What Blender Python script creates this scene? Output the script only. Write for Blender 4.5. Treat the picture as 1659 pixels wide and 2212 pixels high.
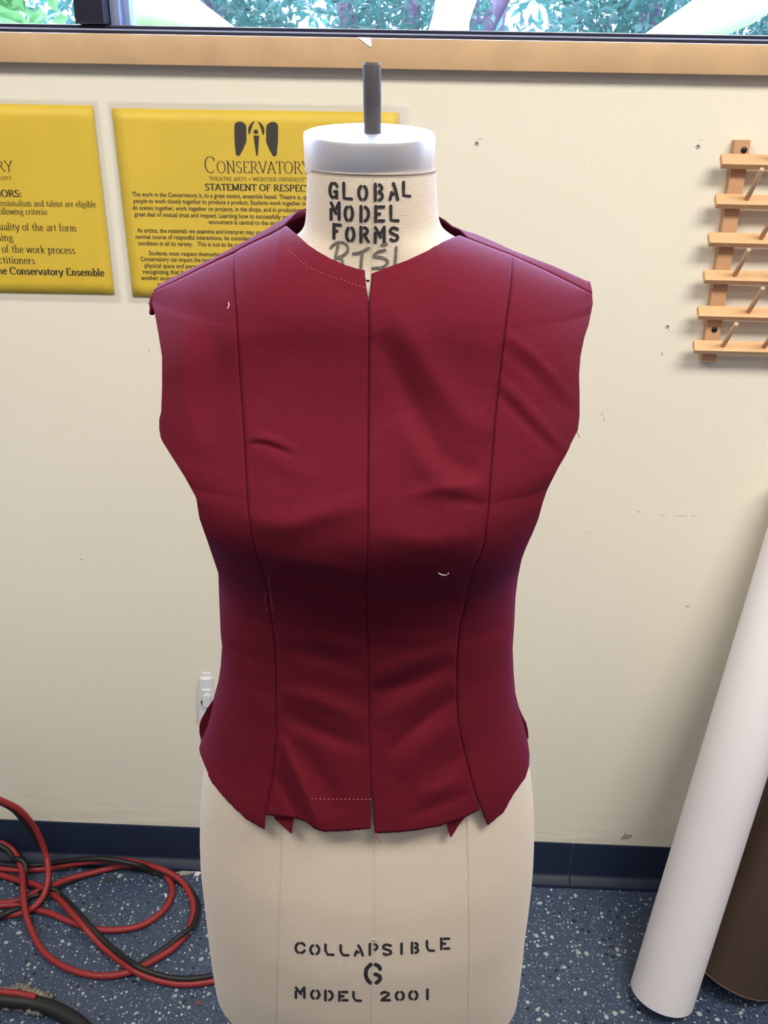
import bpy, bmesh, math, random
import numpy as np
from mathutils import Vector, Matrix
random.seed(7); rng = np.random.default_rng(7)
C = bpy.context.scene.collection
for o in list(bpy.data.objects): bpy.data.objects.remove(o)

# ---------------------------------------------------------------- camera
IW, IH, FPX = 1659.0, 2212.0, 2000.0
PITCH, YAW, ROLL, EYE = math.radians(25.268), math.radians(-1.867), math.radians(1.009), 1.605
CAMP = np.array([0.0, 0.0, EYE])
_f = np.array([math.sin(YAW)*math.cos(PITCH), math.cos(YAW)*math.cos(PITCH), -math.sin(PITCH)])
_r0 = np.array([math.cos(YAW), -math.sin(YAW), 0.0]); _u0 = np.cross(_r0, _f)
_r = math.cos(ROLL)*_r0 + math.sin(ROLL)*_u0; _u = -math.sin(ROLL)*_r0 + math.cos(ROLL)*_u0
cd = bpy.data.cameras.new('camera'); cam = bpy.data.objects.new('camera', cd); C.objects.link(cam)
cd.sensor_fit = 'VERTICAL'; cd.sensor_height = 24.0; cd.lens = 24.0*FPX/IH; cd.clip_start = 0.02
cam.matrix_world = Matrix(((_r[0], _u[0], -_f[0], 0), (_r[1], _u[1], -_f[1], 0), (_r[2], _u[2], -_f[2], EYE), (0, 0, 0, 1)))
bpy.context.scene.camera = cam
# ---------------------------------------------------------------- sky, exposure
vs = bpy.context.scene.view_settings
vs.view_transform = 'Standard'; vs.look = 'None'; vs.gamma = 1.0; vs.use_curve_mapping = False; vs.exposure = 0.1
wd = bpy.data.worlds.new('sky'); bpy.context.scene.world = wd; wd.use_nodes = True
nt = wd.node_tree; bg = nt.nodes['Background']
bg.inputs[0].default_value = (0.50, 0.64, 1.0, 1); bg.inputs[1].default_value = 24.0
sl = bpy.data.lights.new('sun', 'SUN'); sl.energy = 6.0; sl.angle = 0.02; sl.color = (1, .96, .88)
so = bpy.data.objects.new('sun', sl); C.objects.link(so); so.rotation_euler = (math.radians(40), math.radians(-18), 0); so.location = (0, 3, 8)
pl = bpy.data.lights.new('window_portal', 'AREA'); pl.shape = 'RECTANGLE'; pl.size = 4.8; pl.size_y = .86
pl.cycles.is_portal = True
po = bpy.data.objects.new('window_portal', pl); C.objects.link(po); po.location = (0, 1.66, 2.11); po.rotation_euler = (math.radians(-90), 0, 0)
CEIL = 2.75
TROFFERS = [(1.00, .14, 46), (-1.05, .05, 32), (.35, -1.05, 6), (-1.35, -2.6, 5)]

# ---------------------------------------------------------------- pixel -> place helpers (photo measured once, points get real positions)
def rays(p):
    p = np.atleast_2d(np.asarray(p, float))
    return (p[:, :1]-IW/2)/FPX*_r - (p[:, 1:2]-IH/2)/FPX*_u + _f
def onY(p, Y):
    d = rays(p); t = np.asarray(Y, float)/d[:, 1]; return CAMP + d*t[:, None] if np.ndim(t) else CAMP + d*t
def onZ(p, Z):
    d = rays(p); t = (np.asarray(Z, float)-EYE)/d[:, 2]; return CAMP + d*t[:, None]
def pY(x, y, Y): return onY([(x, y)], np.array([Y]))[0]
def pZ(x, y, Z): return onZ([(x, y)], np.array([Z]))[0]

# ---------------------------------------------------------------- materials
def mat(name, col, rough=.6, metal=0., spec=.5, sheen=0., bump=None, mottle=0., mscale=6., coat=0., trans=0.):
    m = bpy.data.materials.new(name); m.use_nodes = True; n = m.node_tree.nodes; l = m.node_tree.links
    b = n['Principled BSDF']; b.inputs['Base Color'].default_value = (*col, 1); b.inputs['Roughness'].default_value = rough
    b.inputs['Metallic'].default_value = metal; b.inputs['Specular IOR Level'].default_value = spec
    b.inputs['Coat Weight'].default_value = coat
    tc = n.new('ShaderNodeTexCoord')
    if sheen:
        b.inputs['Sheen Weight'].default_value = sheen; b.inputs['Sheen Roughness'].default_value = .35
    if mottle:
        t = n.new('ShaderNodeTexNoise'); t.inputs['Scale'].default_value = mscale; t.inputs['Detail'].default_value = 6
        l.new(tc.outputs['Object'], t.inputs['Vector'])
        mr = n.new('ShaderNodeMapRange'); mr.inputs[1].default_value = .3; mr.inputs[2].default_value = .7
        mr.inputs[3].default_value = 1-mottle; mr.inputs[4].default_value = 1+mottle*.5
        l.new(t.outputs[0], mr.inputs[0])
        mx = n.new('ShaderNodeVectorMath'); mx.operation = 'SCALE'; mx.inputs[0].default_value = col
        l.new(mr.outputs[0], mx.inputs['Scale']); l.new(mx.outputs[0], b.inputs['Base Color'])
    if bump:
        sc, st, dist = bump
        t = n.new('ShaderNodeTexNoise'); t.inputs['Scale'].default_value = sc; t.inputs['Detail'].default_value = 3
        l.new(tc.outputs['Object'], t.inputs['Vector'])
        bp = n.new('ShaderNodeBump'); bp.inputs['Strength'].default_value = st; bp.inputs['Distance'].default_value = dist
        l.new(t.outputs[0], bp.inputs['Height']); l.new(bp.outputs[0], b.inputs['Normal'])
    return m
def weave(name, col, scale, amp, sheen, mottle, col2=None, rough=.85):
    """plain weave: crossed fine waves for relief, slub noise for colour"""
    m = mat(name, col, rough, sheen=sheen, spec=.25); n = m.node_tree.nodes; l = m.node_tree.links; b = n['Principled BSDF']
    tc = n.new('ShaderNodeTexCoord')
    hs = []
    for ax, s in (('X', scale*1.2), ('Z', scale*.85)):
        w = n.new('ShaderNodeTexWave'); w.bands_direction = ax; w.inputs['Scale'].default_value = s; w.inputs['Distortion'].default_value = 1.2
        w.inputs['Detail'].default_value = 1; w.inputs['Detail Scale'].default_value = .4
        l.new(tc.outputs['Object'], w.inputs['Vector']); hs.append(w)
    mu = n.new('ShaderNodeMath'); mu.operation = 'MULTIPLY'; l.new(hs[0].outputs['Fac'], mu.inputs[0]); l.new(hs[1].outputs['Fac'], mu.inputs[1])
    bp = n.new('ShaderNodeBump'); bp.inputs['Strength'].default_value = amp; bp.inputs['Distance'].default_value = .0006
    l.new(mu.outputs[0], bp.inputs['Height']); l.new(bp.outputs[0], b.inputs['Normal'])
    mp = n.new('ShaderNodeMapping'); mp.inputs['Scale'].default_value = (90, 90, 700); l.new(tc.outputs['Object'], mp.inputs['Vector'])
    t = n.new('ShaderNodeTexNoise'); t.inputs['Scale'].default_value = 1.; t.inputs['Detail'].default_value = 4; l.new(mp.outputs[0], t.inputs['Vector'])
    mr = n.new('ShaderNodeMapRange'); mr.inputs[1].default_value = .3; mr.inputs[2].default_value = .7; l.new(t.outputs[0], mr.inputs[0])
    mx = n.new('ShaderNodeMix'); mx.data_type = 'RGBA'
    mx.inputs[6].default_value = (*[c*(1-mottle) for c in col], 1); mx.inputs[7].default_value = (*(col2 or [c*(1+mottle) for c in col]), 1)
    l.new(mr.outputs[0], mx.inputs[0]); l.new(mx.outputs[2], b.inputs['Base Color'])
    return m
def emis(name, col, s):
    m = bpy.data.materials.new(name); m.use_nodes = True; b = m.node_tree.nodes['Principled BSDF']
    b.inputs['Base Color'].default_value = (*col, 1); b.inputs['Emission Color'].default_value = (*col, 1); b.inputs['Emission Strength'].default_value = s
    return m
def clear(name, fac, rough, tint=(1, 1, 1)):
    m = bpy.data.materials.new(name); m.use_nodes = True; n = m.node_tree.nodes; l = m.node_tree.links
    out = n['Material Output']; n.remove(n['Principled BSDF'])
    t = n.new('ShaderNodeBsdfTransparent'); t.inputs[0].default_value = (*tint, 1); g = n.new('ShaderNodeBsdfGlossy'); g.inputs['Roughness'].default_value = rough
    fr = n.new('ShaderNodeLayerWeight'); fr.inputs['Blend'].default_value = .5
    mm = n.new('ShaderNodeMath'); mm.operation = 'MULTIPLY_ADD'; mm.inputs[1].default_value = fac; mm.inputs[2].default_value = fac*.25
    l.new(fr.outputs['Fresnel'], mm.inputs[0])
    x = n.new('ShaderNodeMixShader'); l.new(mm.outputs[0], x.inputs[0]); l.new(t.outputs[0], x.inputs[1]); l.new(g.outputs[0], x.inputs[2]); l.new(x.outputs[0], out.inputs[0])
    return m

M = {}
M['wine'] = weave('wine_cotton', (.100, .0090, .0140), 330, .30, .07, .07, rough=.68)
_b = M['wine'].node_tree.nodes['Principled BSDF']; _b.inputs['Sheen Tint'].default_value = (.9, .12, .8, 1); _b.inputs['Specular Tint'].default_value = (.9, .16, 1, 1); _b.inputs['Specular IOR Level'].default_value = .16; _b.inputs['IOR'].default_value = 1.3
M['wine_dark'] = M['wine']
M['canvas'] = weave('ecru_canvas', (.58, .492, .398), 300, .4, .08, .025, rough=.9)
M['steel'] = mat('brushed_steel', (.88, .86, .88), .43, 1.0, mottle=.10, mscale=22)
M['iron'] = mat('dark_iron', (.050, .044, .05), .6, .3, bump=(300, .4, .0005), mottle=.3, mscale=60)
M['black'] = mat('black_enamel', (.008, .008, .010), .35)
M['ink'] = mat('stencil_ink', (.012, .010, .016), .8)
M['marker'] = mat('grey_marker', (.13, .115, .105), .9, mottle=.5, mscale=400)
M['print'] = mat('printer_ink', (.035, .028, .012), .6)
M['printb'] = mat('printer_ink_brown', (.11, .075, .012), .6)
M['yellow'] = mat('yellow_paper', (.84, .60, .040), .5, mottle=.06, mscale=9)
M['laminate'] = clear('laminate', .14, .10)
M['wood'] = mat('oiled_maple', (.57, .375, .205), .42, mottle=.10, mscale=20, bump=(80, .1, .001))
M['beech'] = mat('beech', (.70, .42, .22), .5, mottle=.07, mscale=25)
M['beech_dark'] = mat('darker_beech', (.56, .32, .17), .5, mottle=.1, mscale=25)  # darker beech tone for the rack uprights
M['pegs'] = mat('peg_wood', (.62, .42, .26), .5, mottle=.08, mscale=40)
M['navy'] = mat('navy_rubber', (.008, .017, .044), .5, mottle=.12, mscale=12)
M['frame'] = mat('navy_aluminium', (.016, .016, .035), .28, .2)
M['alu'] = mat('pale_aluminium', (.35, .42, .62), .3, .4)
M['glass'] = clear('window_glass', .35, 0.02)
M['white_plastic'] = mat('white_plastic', (.72, .72, .76), .35)
M['paper'] = mat('white_paper', (.84, .80, .82), .7, mottle=.02, mscale=5)
M['kraft'] = mat('brown_kraft', (.068, .041, .027), .62, mottle=.16, mscale=5)
M['kraft_edge'] = mat('brown_kraft_edge', (.12, .075, .05), .6)
M['red'] = mat('red_rubber', (.30, .022, .026), .5, mottle=.12, mscale=120)
M['rubber'] = mat('black_rubber', (.009, .009, .009), .5)
M['lint'] = mat('grey_lint', (.30, .28, .25), .95, bump=(400, .8, .002), mottle=.4, mscale=90)
M['scrap'] = mat('white_scrap', (.72, .70, .72), .8)
M['scrap2'] = mat('cream_strip', (.36, .34, .29), .8)
M['pin'] = mat('pin_steel', (.7, .68, .66), .15, 1.)
M['thread'] = mat('pale_thread', (.75, .62, .60), .8)
M['threadr'] = mat('red_thread', (.38, .03, .04), .8)
M['stitch'] = mat('basting_stitch', (.40, .15, .13), .8)
M['leaf'] = mat('leaf', (.022, .085, .075), .5, mottle=.5, mscale=3)
M['leafg'] = mat('leaf_yellow_green', (.16, .36, .12), .5, mottle=.5, mscale=3)
M['leafb'] = mat('leaf_pale', (.72, .85, .60), .6, mottle=.15, mscale=8)
M['bark'] = mat('bark', (.13, .09, .15), .9, mottle=.3, mscale=12)
M['soil'] = mat('soil', (.10, .09, .06), 1.)
M['ceil'] = mat('ceiling_tile', (.78, .77, .73), .9, bump=(60, .3, .003))
M['tube'] = emis('light_diffuser', (1., .95, .86), 3.0)
# leaves let light through
for k in ('leaf', 'leafg', 'leafb'):
    m = M[k]; n = m.node_tree.nodes; l = m.node_tree.links; b = n['Principled BSDF']; out = n['Material Output']
    tr = n.new('ShaderNodeBsdfTranslucent'); tr.inputs[0].default_value = (.05, .19, .15, 1) if k == 'leaf' else (.25, .50, .20, 1) if k == 'leafg' else (.8, .95, .6, 1)
    x = n.new('ShaderNodeMixShader'); x.inputs[0].default_value = .45
    l.new(b.outputs[0], x.inputs[1]); l.new(tr.outputs[0], x.inputs[2]); l.new(x.outputs[0], out.inputs[0])
# painted wall: cream with faint scuffs and roller texture, blistered paint low down
def wall_mat():
    m = mat('cream_wall_paint', (.80, .755, .64), .62, spec=.35); n = m.node_tree.nodes; l = m.node_tree.links; b = n['Principled BSDF']
    tc = n.new('ShaderNodeTexCoord')
    big = n.new('ShaderNodeTexNoise'); big.inputs['Scale'].default_value = 1.6; big.inputs['Detail'].default_value = 8; big.inputs['Roughness'].default_value = .6
    l.new(tc.outputs['Object'], big.inputs['Vector'])
    cr = n.new('ShaderNodeMapRange'); cr.inputs[1].default_value = .35; cr.inputs[2].default_value = .75; cr.inputs[3].default_value = 0; cr.inputs[4].default_value = .22
    l.new(big.outputs[0], cr.inputs[0])
    mx = n.new('ShaderNodeMix'); mx.data_type = 'RGBA'; mx.inputs[6].default_value = (.80, .755, .64, 1); mx.inputs[7].default_value = (.64, .60, .50, 1)
    l.new(cr.outputs[0], mx.inputs[0])
    mp = n.new('ShaderNodeMapping'); mp.inputs['Scale'].default_value = (7, 7, 18); l.new(tc.outputs['Object'], mp.inputs['Vector'])
    sp = n.new('ShaderNodeTexNoise'); sp.inputs['Scale'].default_value = 3; sp.inputs['Detail'].default_value = 3; l.new(mp.outputs[0], sp.inputs['Vector'])
    r2 = n.new('ShaderNodeMapRange'); r2.inputs[1].default_value = .74; r2.inputs[2].default_value = .80; r2.inputs[4].default_value = .5; l.new(sp.outputs[0], r2.inputs[0])
    m2 = n.new('ShaderNodeMix'); m2.data_type = 'RGBA'; l.new(mx.outputs[2], m2.inputs[6]); m2.inputs[7].default_value = (.45, .43, .38, 1); l.new(r2.outputs[0], m2.inputs[0])
    l.new(m2.outputs[2], b.inputs['Base Color'])
    # relief: fine roller stipple + blisters under z .22
    t = n.new('ShaderNodeTexNoise'); t.inputs['Scale'].default_value = 140; l.new(tc.outputs['Object'], t.inputs['Vector'])
    mp2 = n.new('ShaderNodeMapping'); mp2.inputs['Scale'].default_value = (5, 5, 22); l.new(tc.outputs['Object'], mp2.inputs['Vector'])
    t2 = n.new('ShaderNodeTexNoise'); t2.inputs['Scale'].default_value = 2; t2.inputs['Detail'].default_value = 5; l.new(mp2.outputs[0], t2.inputs['Vector'])
    sx = n.new('ShaderNodeSeparateXYZ'); l.new(tc.outputs['Object'], sx.inputs[0])
    lo = n.new('ShaderNodeMapRange'); lo.inputs[1].default_value = .25; lo.inputs[2].default_value = .14; lo.inputs[3].default_value = 0; lo.inputs[4].default_value = 9; l.new(sx.outputs['Z'], lo.inputs[0])
    mu = n.new('ShaderNodeMath'); mu.operation = 'MULTIPLY'; l.new(t2.outputs[0], mu.inputs[0]); l.new(lo.outputs[0], mu.inputs[1])
    ad = n.new('ShaderNodeMath'); l.new(t.outputs[0], ad.inputs[0]); ad.inputs[1].default_value = 0
    ad.operation = 'ADD'; l.new(mu.outputs[0], ad.inputs[1])
    bp = n.new('ShaderNodeBump'); bp.inputs['Strength'].default_value = .22; bp.inputs['Distance'].default_value = .0012
    l.new(ad.outputs[0], bp.inputs['Height']); l.new(bp.outputs[0], b.inputs['Normal'])
    return m
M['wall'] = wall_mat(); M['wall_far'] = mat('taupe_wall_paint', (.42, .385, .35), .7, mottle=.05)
def floor_mat():
    m = mat('speckled_blue_vinyl', (.045, .07, .125), .38, spec=.4); n = m.node_tree.nodes; l = m.node_tree.links; b = n['Principled BSDF']
    tc = n.new('ShaderNodeTexCoord')
    bs = n.new('ShaderNodeTexNoise'); bs.inputs['Scale'].default_value = 7; bs.inputs['Detail'].default_value = 5; l.new(tc.outputs['Object'], bs.inputs['Vector'])
    base = n.new('ShaderNodeMix'); base.data_type = 'RGBA'; base.inputs[6].default_value = (.038, .064, .112, 1); base.inputs[7].default_value = (.055, .072, .128, 1)
    l.new(bs.outputs[0], base.inputs[0]); prev = base.outputs[2]
    for sc, thr, rad, cols in ((62, .76, .30, ((.42, .50, .52), (.30, .42, .34))), (120, .72, .32, ((.50, .56, .60), (.35, .45, .42))), (75, .80, .34, ((.012, .018, .045), (.02, .02, .05))), (210, .55, .32, ((.26, .32, .38), (.2, .26, .33)))):
        ns = n.new('ShaderNodeTexNoise'); ns.inputs['Scale'].default_value = sc*1.7; l.new(tc.outputs['Object'], ns.inputs['Vector'])
        sc3 = n.new('ShaderNodeVectorMath'); sc3.operation = 'MULTIPLY_ADD'; sc3.inputs[1].default_value = (.45/sc,)*3; l.new(ns.outputs['Color'], sc3.inputs[0]); l.new(tc.outputs['Object'], sc3.inputs[2])
        v = n.new('ShaderNodeTexVoronoi'); v.voronoi_dimensions = '2D'; v.inputs['Scale'].default_value = sc; l.new(sc3.outputs[0], v.inputs['Vector'])
        sp = n.new('ShaderNodeSeparateColor'); l.new(v.outputs['Color'], sp.inputs[0])
        # chip radius varies by cell; only cells above the threshold hold a chip
        on = n.new('ShaderNodeMapRange'); on.inputs[1].default_value = thr; on.inputs[2].default_value = 1.0; on.inputs[3].default_value = 0.0; on.inputs[4].default_value = rad; l.new(sp.outputs[0], on.inputs[0])
        lt = n.new('ShaderNodeMath'); lt.operation = 'LESS_THAN'; l.new(v.outputs['Distance'], lt.inputs[0]); l.new(on.outputs[0], lt.inputs[1])
        cm = n.new('ShaderNodeMix'); cm.data_type = 'RGBA'; cm.inputs[6].default_value = (*cols[0], 1); cm.inputs[7].default_value = (*cols[1], 1); l.new(sp.outputs[1], cm.inputs[0])
        x = n.new('ShaderNodeMix'); x.data_type = 'RGBA'; l.new(lt.outputs[0], x.inputs[0]); l.new(prev, x.inputs[6]); l.new(cm.outputs[2], x.inputs[7]); prev = x.outputs[2]
    l.new(prev, b.inputs['Base Color'])
    return m
M['floor'] = floor_mat()

# ---------------------------------------------------------------- object helpers
def link(name, me, m, parent=None, smooth=False):
    o = bpy.data.objects.new(name, me); C.objects.link(o)
    if m is not None: me.materials.append(m)
    if parent is not None: o.parent = parent; o.matrix_parent_inverse = parent.matrix_world.inverted()
    if smooth: me.polygons.foreach_set('use_smooth', [True]*len(me.polygons))
    return o
def pyd(name, v, f, m, parent=None, smooth=False):
    me = bpy.data.meshes.new(name); me.from_pydata([tuple(map(float, a)) for a in v], [], f); me.update()
    return link(name, me, m, parent, smooth)
def obj(name, bm, m, parent=None, smooth=False):
    bmesh.ops.recalc_face_normals(bm, faces=bm.faces)
    me = bpy.data.meshes.new(name); bm.to_mesh(me); bm.free(); return link(name, me, m, parent, smooth)
def box(bm, c, s, rx=0, bev=0, rot=None):
    R = rot or Matrix.Rotation(rx, 4, 'X')
    r = bmesh.ops.create_cube(bm, size=1, matrix=Matrix.Translation(c) @ R @ Matrix.Diagonal((*s, 1)))
    if bev:
        es = list({e for v in r['verts'] for e in v.link_edges})
        bmesh.ops.bevel(bm, geom=es, offset=bev, segments=2, affect='EDGES', profile=.6)
    return bm
def tube_verts(pts, rad, seg=10, closed_ends=True):
    pts = np.asarray(pts, float); n = len(pts); rad = np.ones(n)*rad
    T = np.gradient(pts, axis=0); T /= np.linalg.norm(T, axis=1)[:, None]+1e-12
    up = np.array([0, 0, 1.]) if abs(T[0][2]) < .9 else np.array([1., 0, 0])
    N = np.cross(T[0], up); N /= np.linalg.norm(N); V = []; F = []
    for i in range(n):
        N = N - T[i]*np.dot(N, T[i]); N /= np.linalg.norm(N); B = np.cross(T[i], N)
        for k in range(seg):
            a = 2*math.pi*k/seg; V.append(pts[i]+rad[i]*(math.cos(a)*N+math.sin(a)*B))
    for i in range(n-1):
        for k in range(seg): F.append((i*seg+k, i*seg+(k+1) % seg, (i+1)*seg+(k+1) % seg, (i+1)*seg+k))
    if closed_ends: F.append(tuple(range(seg))[::-1]); F.append(tuple((n-1)*seg+k for k in range(seg)))
    return V, F
def tube(name, pts, rad, m, parent=None, seg=10):
    V, F = tube_verts(pts, rad, seg); return pyd(name, V, F, m, parent, True)
def tubes(name, lst, m, parent=None, seg=8):
    V = []; F = []
    for pts, r in lst:
        v, f = tube_verts(pts, r, seg); o = len(V); V += v; F += [tuple(i+o for i in q) for q in f]
    return pyd(name, V, F, m, parent, True)
def spline(pts, per=8):
    p = np.asarray(pts, float); p = np.vstack([2*p[0]-p[1], p, 2*p[-1]-p[-2]]); out = []
    for i in range(1, len(p)-2):
        for k in range(per):
            t = k/per; out.append(.5*((2*p[i])+(-p[i-1]+p[i+1])*t+(2*p[i-1]-5*p[i]+4*p[i+1]-p[i+2])*t*t+(-p[i-1]+3*p[i]-3*p[i+1]+p[i+2])*t**3))
    out.append(p[-2]); return np.array(out)
def lathe(name, prof, m, parent=None, seg=64, M4=None, smooth=True):
    V = []; F = []
    for r, z in prof:
        for k in range(seg):
            a = 2*math.pi*k/seg; v = Vector((r*math.cos(a), r*math.sin(a), z)); V.append(tuple(M4 @ v) if M4 else tuple(v))
    for i in range(len(prof)-1):
        for k in range(seg): F.append((i*seg+k, i*seg+(k+1) % seg, (i+1)*seg+(k+1) % seg, (i+1)*seg+k))
    F.append(tuple(range(seg))[::-1]); F.append(tuple((len(prof)-1)*seg+k for k in range(seg)))
    return pyd(name, V, F, m, parent, smooth)
def thing(name, label, cat, loc=(0, 0, 0), group=None):
    o = bpy.data.objects.new(name, None); C.objects.link(o); o.location = loc; o.empty_display_size = .05
    o.matrix_world = Matrix.Translation(loc)
    tag(o, label, cat, group); return o
def tag(o, label, cat, group=None):
    o['label'] = label; o['category'] = cat
    if group: o['group'] = group
    return o
def struct(o): o['kind'] = 'structure'; return o
def sharp(o, ang=35):
    me = o.data; me.polygons.foreach_set('use_smooth', [True]*len(me.polygons))
    try: me.set_sharp_from_angle(angle=math.radians(ang))
    except Exception: pass
    return o

WY = 1.52            # face of the window wall
# ---------------------------------------------------------------- setting
struct(obj('floor', box(bmesh.new(), (0, -1.3, -.05), (6.4, 5.9, .1)), M['floor']))
struct(obj('ceiling', box(bmesh.new(), (0, -1.3, CEIL+.05), (6.4, 5.9, .1)), M['ceil']))
struct(obj('wall_left', box(bmesh.new(), (-3.15, -1.3, CEIL/2), (.1, 5.9, CEIL)), M['wall_far']))
struct(obj('wall_right', box(bmesh.new(), (3.15, -1.3, CEIL/2), (.1, 5.9, CEIL)), M['wall_far']))
struct(obj('wall_front', box(bmesh.new(), (0, -4.2, CEIL/2), (6.2, .1, CEIL)), M['wall_far']))
ZT0 = float(np.mean([pY(0, 134, WY-.02)[2], pY(829, 149, WY-.02)[2], pY(1659, 164, WY-.02)[2]]))   # underside of sill trim
ZT1 = float(np.mean([pY(0, 69, WY-.02)[2], pY(829, 81, WY-.02)[2], pY(1659, 97, WY-.02)[2]]))      # top of sill trim
ZF1 = float(np.mean([pY(0, 51, WY+.03)[2], pY(829, 58.5, WY+.03)[2], pY(1659, 78, WY+.03)[2]]))    # top of frame rail
WTOP = 2.55
bm = bmesh.new()
box(bm, (0, WY+.09, (ZT1-.012)/2), (6.2, .18, ZT1-.012)); box(bm, (0, WY+.09, (WTOP+CEIL)/2), (6.2, .18, CEIL-WTOP))
box(bm, (-2.8, WY+.09, (ZT1+WTOP)/2), (.6, .18, WTOP-ZT1+.02)); box(bm, (2.8, WY+.09, (ZT1+WTOP)/2), (.6, .18, WTOP-ZT1+.02))
wall = struct(obj('wall_back', bm, M['wall']))
bm = bmesh.new(); box(bm, (0, WY-.011, (ZT0+ZT1)/2), (5.2, .022, ZT1-ZT0), bev=.002); box(bm, (0, WY+.02, ZT1-.006), (5.0, .05, .010))
struct(sharp(obj('trim_1', bm, M['wood'])))
# window
win = bpy.data.objects.new('window_1', None); C.objects.link(win); struct(win)
mull = [pY(193.5, 25, WY+.03)[0]]
zb, zr = ZT1, ZF1-ZT1
bm = bmesh.new(); box(bm, (0, WY+.06, zb+zr*.25), (5.0, .07, zr*.5), bev=.0015); box(bm, (0, WY+.066, zb+zr*.75), (5.0, .058, zr*.46), bev=.0015)
box(bm, (0, WY+.064, zb+zr*.505), (5.0, .064, zr*.05))
box(bm, (0, WY+.06, WTOP-.025), (5.0, .07, .05)); box(bm, (-2.475, WY+.06, (zb+WTOP)/2), (.05, .07, WTOP-zb-.01)); box(bm, (2.475, WY+.06, (zb+WTOP)/2), (.05, .07, WTOP-zb-.01))
sharp(obj('window_frame', bm, M['frame'], win))
bm = bmesh.new(); box(bm, (0, WY+.0262, zb+zr*.50), (4.9, .004, .0022)); obj('frame_highlight', bm, M['alu'], win)  # thin pale strip standing in for the highlight along the frame rail
mx = mull[0]; mw = pY(225, 25, WY+.03)[0]-pY(162, 25, WY+.03)[0]
for k, xx in enumerate((mx, mx+1.75, mx-1.75)):
    if abs(xx) > 2.3: continue
    bm = bmesh.new(); box(bm, (xx, WY+.06, (ZF1+WTOP-.05)/2), (mw, .07, WTOP-.05-ZF1), bev=.002); obj('mullion', bm, M['frame'], win)
    bm = bmesh.new(); box(bm, (xx+mw/2+.008, WY+.08, (ZF1+WTOP-.05)/2), (.014, .05, WTOP-.05-ZF1)); box(bm, (xx+mw/2+.023, WY+.085, (ZF1+WTOP-.05)/2), (.007, .03, WTOP-.05-ZF1))
    obj('sash_stile', bm, M['alu'], win)
xs = [-2.45, mx-mw/2, mx+mw/2, mx+1.75-mw/2, mx+1.75+mw/2, 2.45]
for a, b in ((xs[0], xs[1]), (xs[2], xs[3]), (xs[4], xs[5])):
    bm = bmesh.new(); box(bm, ((a+b)/2, WY+.095, (ZF1+WTOP-.05)/2), (b-a, .004, WTOP-.05-ZF1+.01)); obj('pane', bm, M['glass'], win)
# baseboard: cove profile extruded, two lengths meeting at a butt joint
bt = float(np.mean([pY(0, 1771.5, WY-.003)[2], pY(829, 1806, WY-.003)[2], pY(1445, 1832, WY-.003)[2]]))
jx = pZ(1227, 1902, 0.0)[0]
prof = [(0, bt), (-.0035, bt), (-.0045, bt-.003), (-.0045, .026), (-.0055, .0225), (-.0085, .0195), (-.0205, .0085), (-.022, .006), (-.0222, .0), (0, 0)]
bbr = None
for k, (xa, xb) in enumerate(((-3.1, jx-.0009), (jx+.0009, 3.1))):
    V = [(x, WY+p[0], p[1]) for x in (xa, xb) for p in prof]; n = len(prof)
    F = [(i, (i+1) % n, n+(i+1) % n, n+i) for i in range(n)] + [tuple(range(n))[::-1], tuple(range(n, 2*n))]
    o = pyd('baseboard_back', V, F, M['navy'])
    struct(sharp(o, 50))
for nm, c, s in (('baseboard_left', (-3.095, -1.3, .05), (.01, 5.6, .1)), ('baseboard_right', (3.095, -1.3, .05), (.01, 5.6, .1)), ('baseboard_front', (0, -4.145, .05), (6.2, .01, .1))):
    struct(obj(nm, box(bmesh.new(), c, s), M['navy']))
# old screw holes and paint chip in the wall
for (x, y, r) in ((1030, 309, .0032), (1508, 316, .0034), (1442, 705, .0030)):
    p = pY(x, y, WY)
    R = Matrix.Translation((p[0], WY-.0002, p[2])) @ Matrix.Rotation(math.radians(90), 4, 'X')
    o = lathe('screw_anchor', [(r*.35, 0), (r*.45, .0006), (r, .0008), (r*1.1, 0)], mat('anchor_grey', (.50, .48, .43), .8), wall, 14, R)
    lathe('anchor_hole', [(r*.4, .0004), (r*.3, .0009)], M['ink'], o, 10, R)
def flat_poly(name, pts, Y, m, parent, th=.0006):
    w = onY(pts, np.full(len(pts), Y)); n = len(w); V = [tuple(a) for a in w]+[(a[0], a[1]-th, a[2]) for a in w]
    return pyd(name, V, [tuple(range(n)), tuple(range(2*n-1, n-1, -1))]+[(i, n+i, n+(i+1) % n, (i+1) % n) for i in range(n)], m, parent)
flat_poly('paint_chip', [(1345, 1806), (1350, 1800), (1349, 1790), (1352, 1802), (1365, 1803), (1366, 1808), (1358, 1812), (1346, 1814), (1339, 1813)], WY, mat('bare_plaster', (.42, .36, .29), .9), wall, .0003)

def smudge(x, y, w, h, k):
    r = np.random.default_rng(k); n = 9; pts = [(x+w*math.cos(2*math.pi*i/n)*(.5+.5*r.random()), y+h*math.sin(2*math.pi*i/n)*(.5+.5*r.random())) for i in range(n)]
    flat_poly('scuff_mark', pts, WY, M['scuff'], wall, .0002)
M['scuff'] = mat('wall_scuff', (.52, .49, .42), .8)
for k, q in enumerate(((1380, 1105, 4, 3), (1432, 1112, 12, 1.2), (1470, 1114, 22, 1.1), (1498, 1114, 7, 1.5), (1485, 1310, 6, 3.5), (1300, 895, 3, 4), (1305, 905, 1.5, 7), (322, 758, 1.5, 7), (1515, 302, 14, 1), (1036, 300, 7, 1.4), (1446, 714, 4, 1.2), (1452, 718, 2, 1.5), (150, 1755, 12, .8), (185, 1757, 8, .7), (255, 1743, 6, .7), (1270, 1150, 8, 1), (175, 1208, 8, 2), (1430, 765, 3, 6))): smudge(*q, k)
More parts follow.
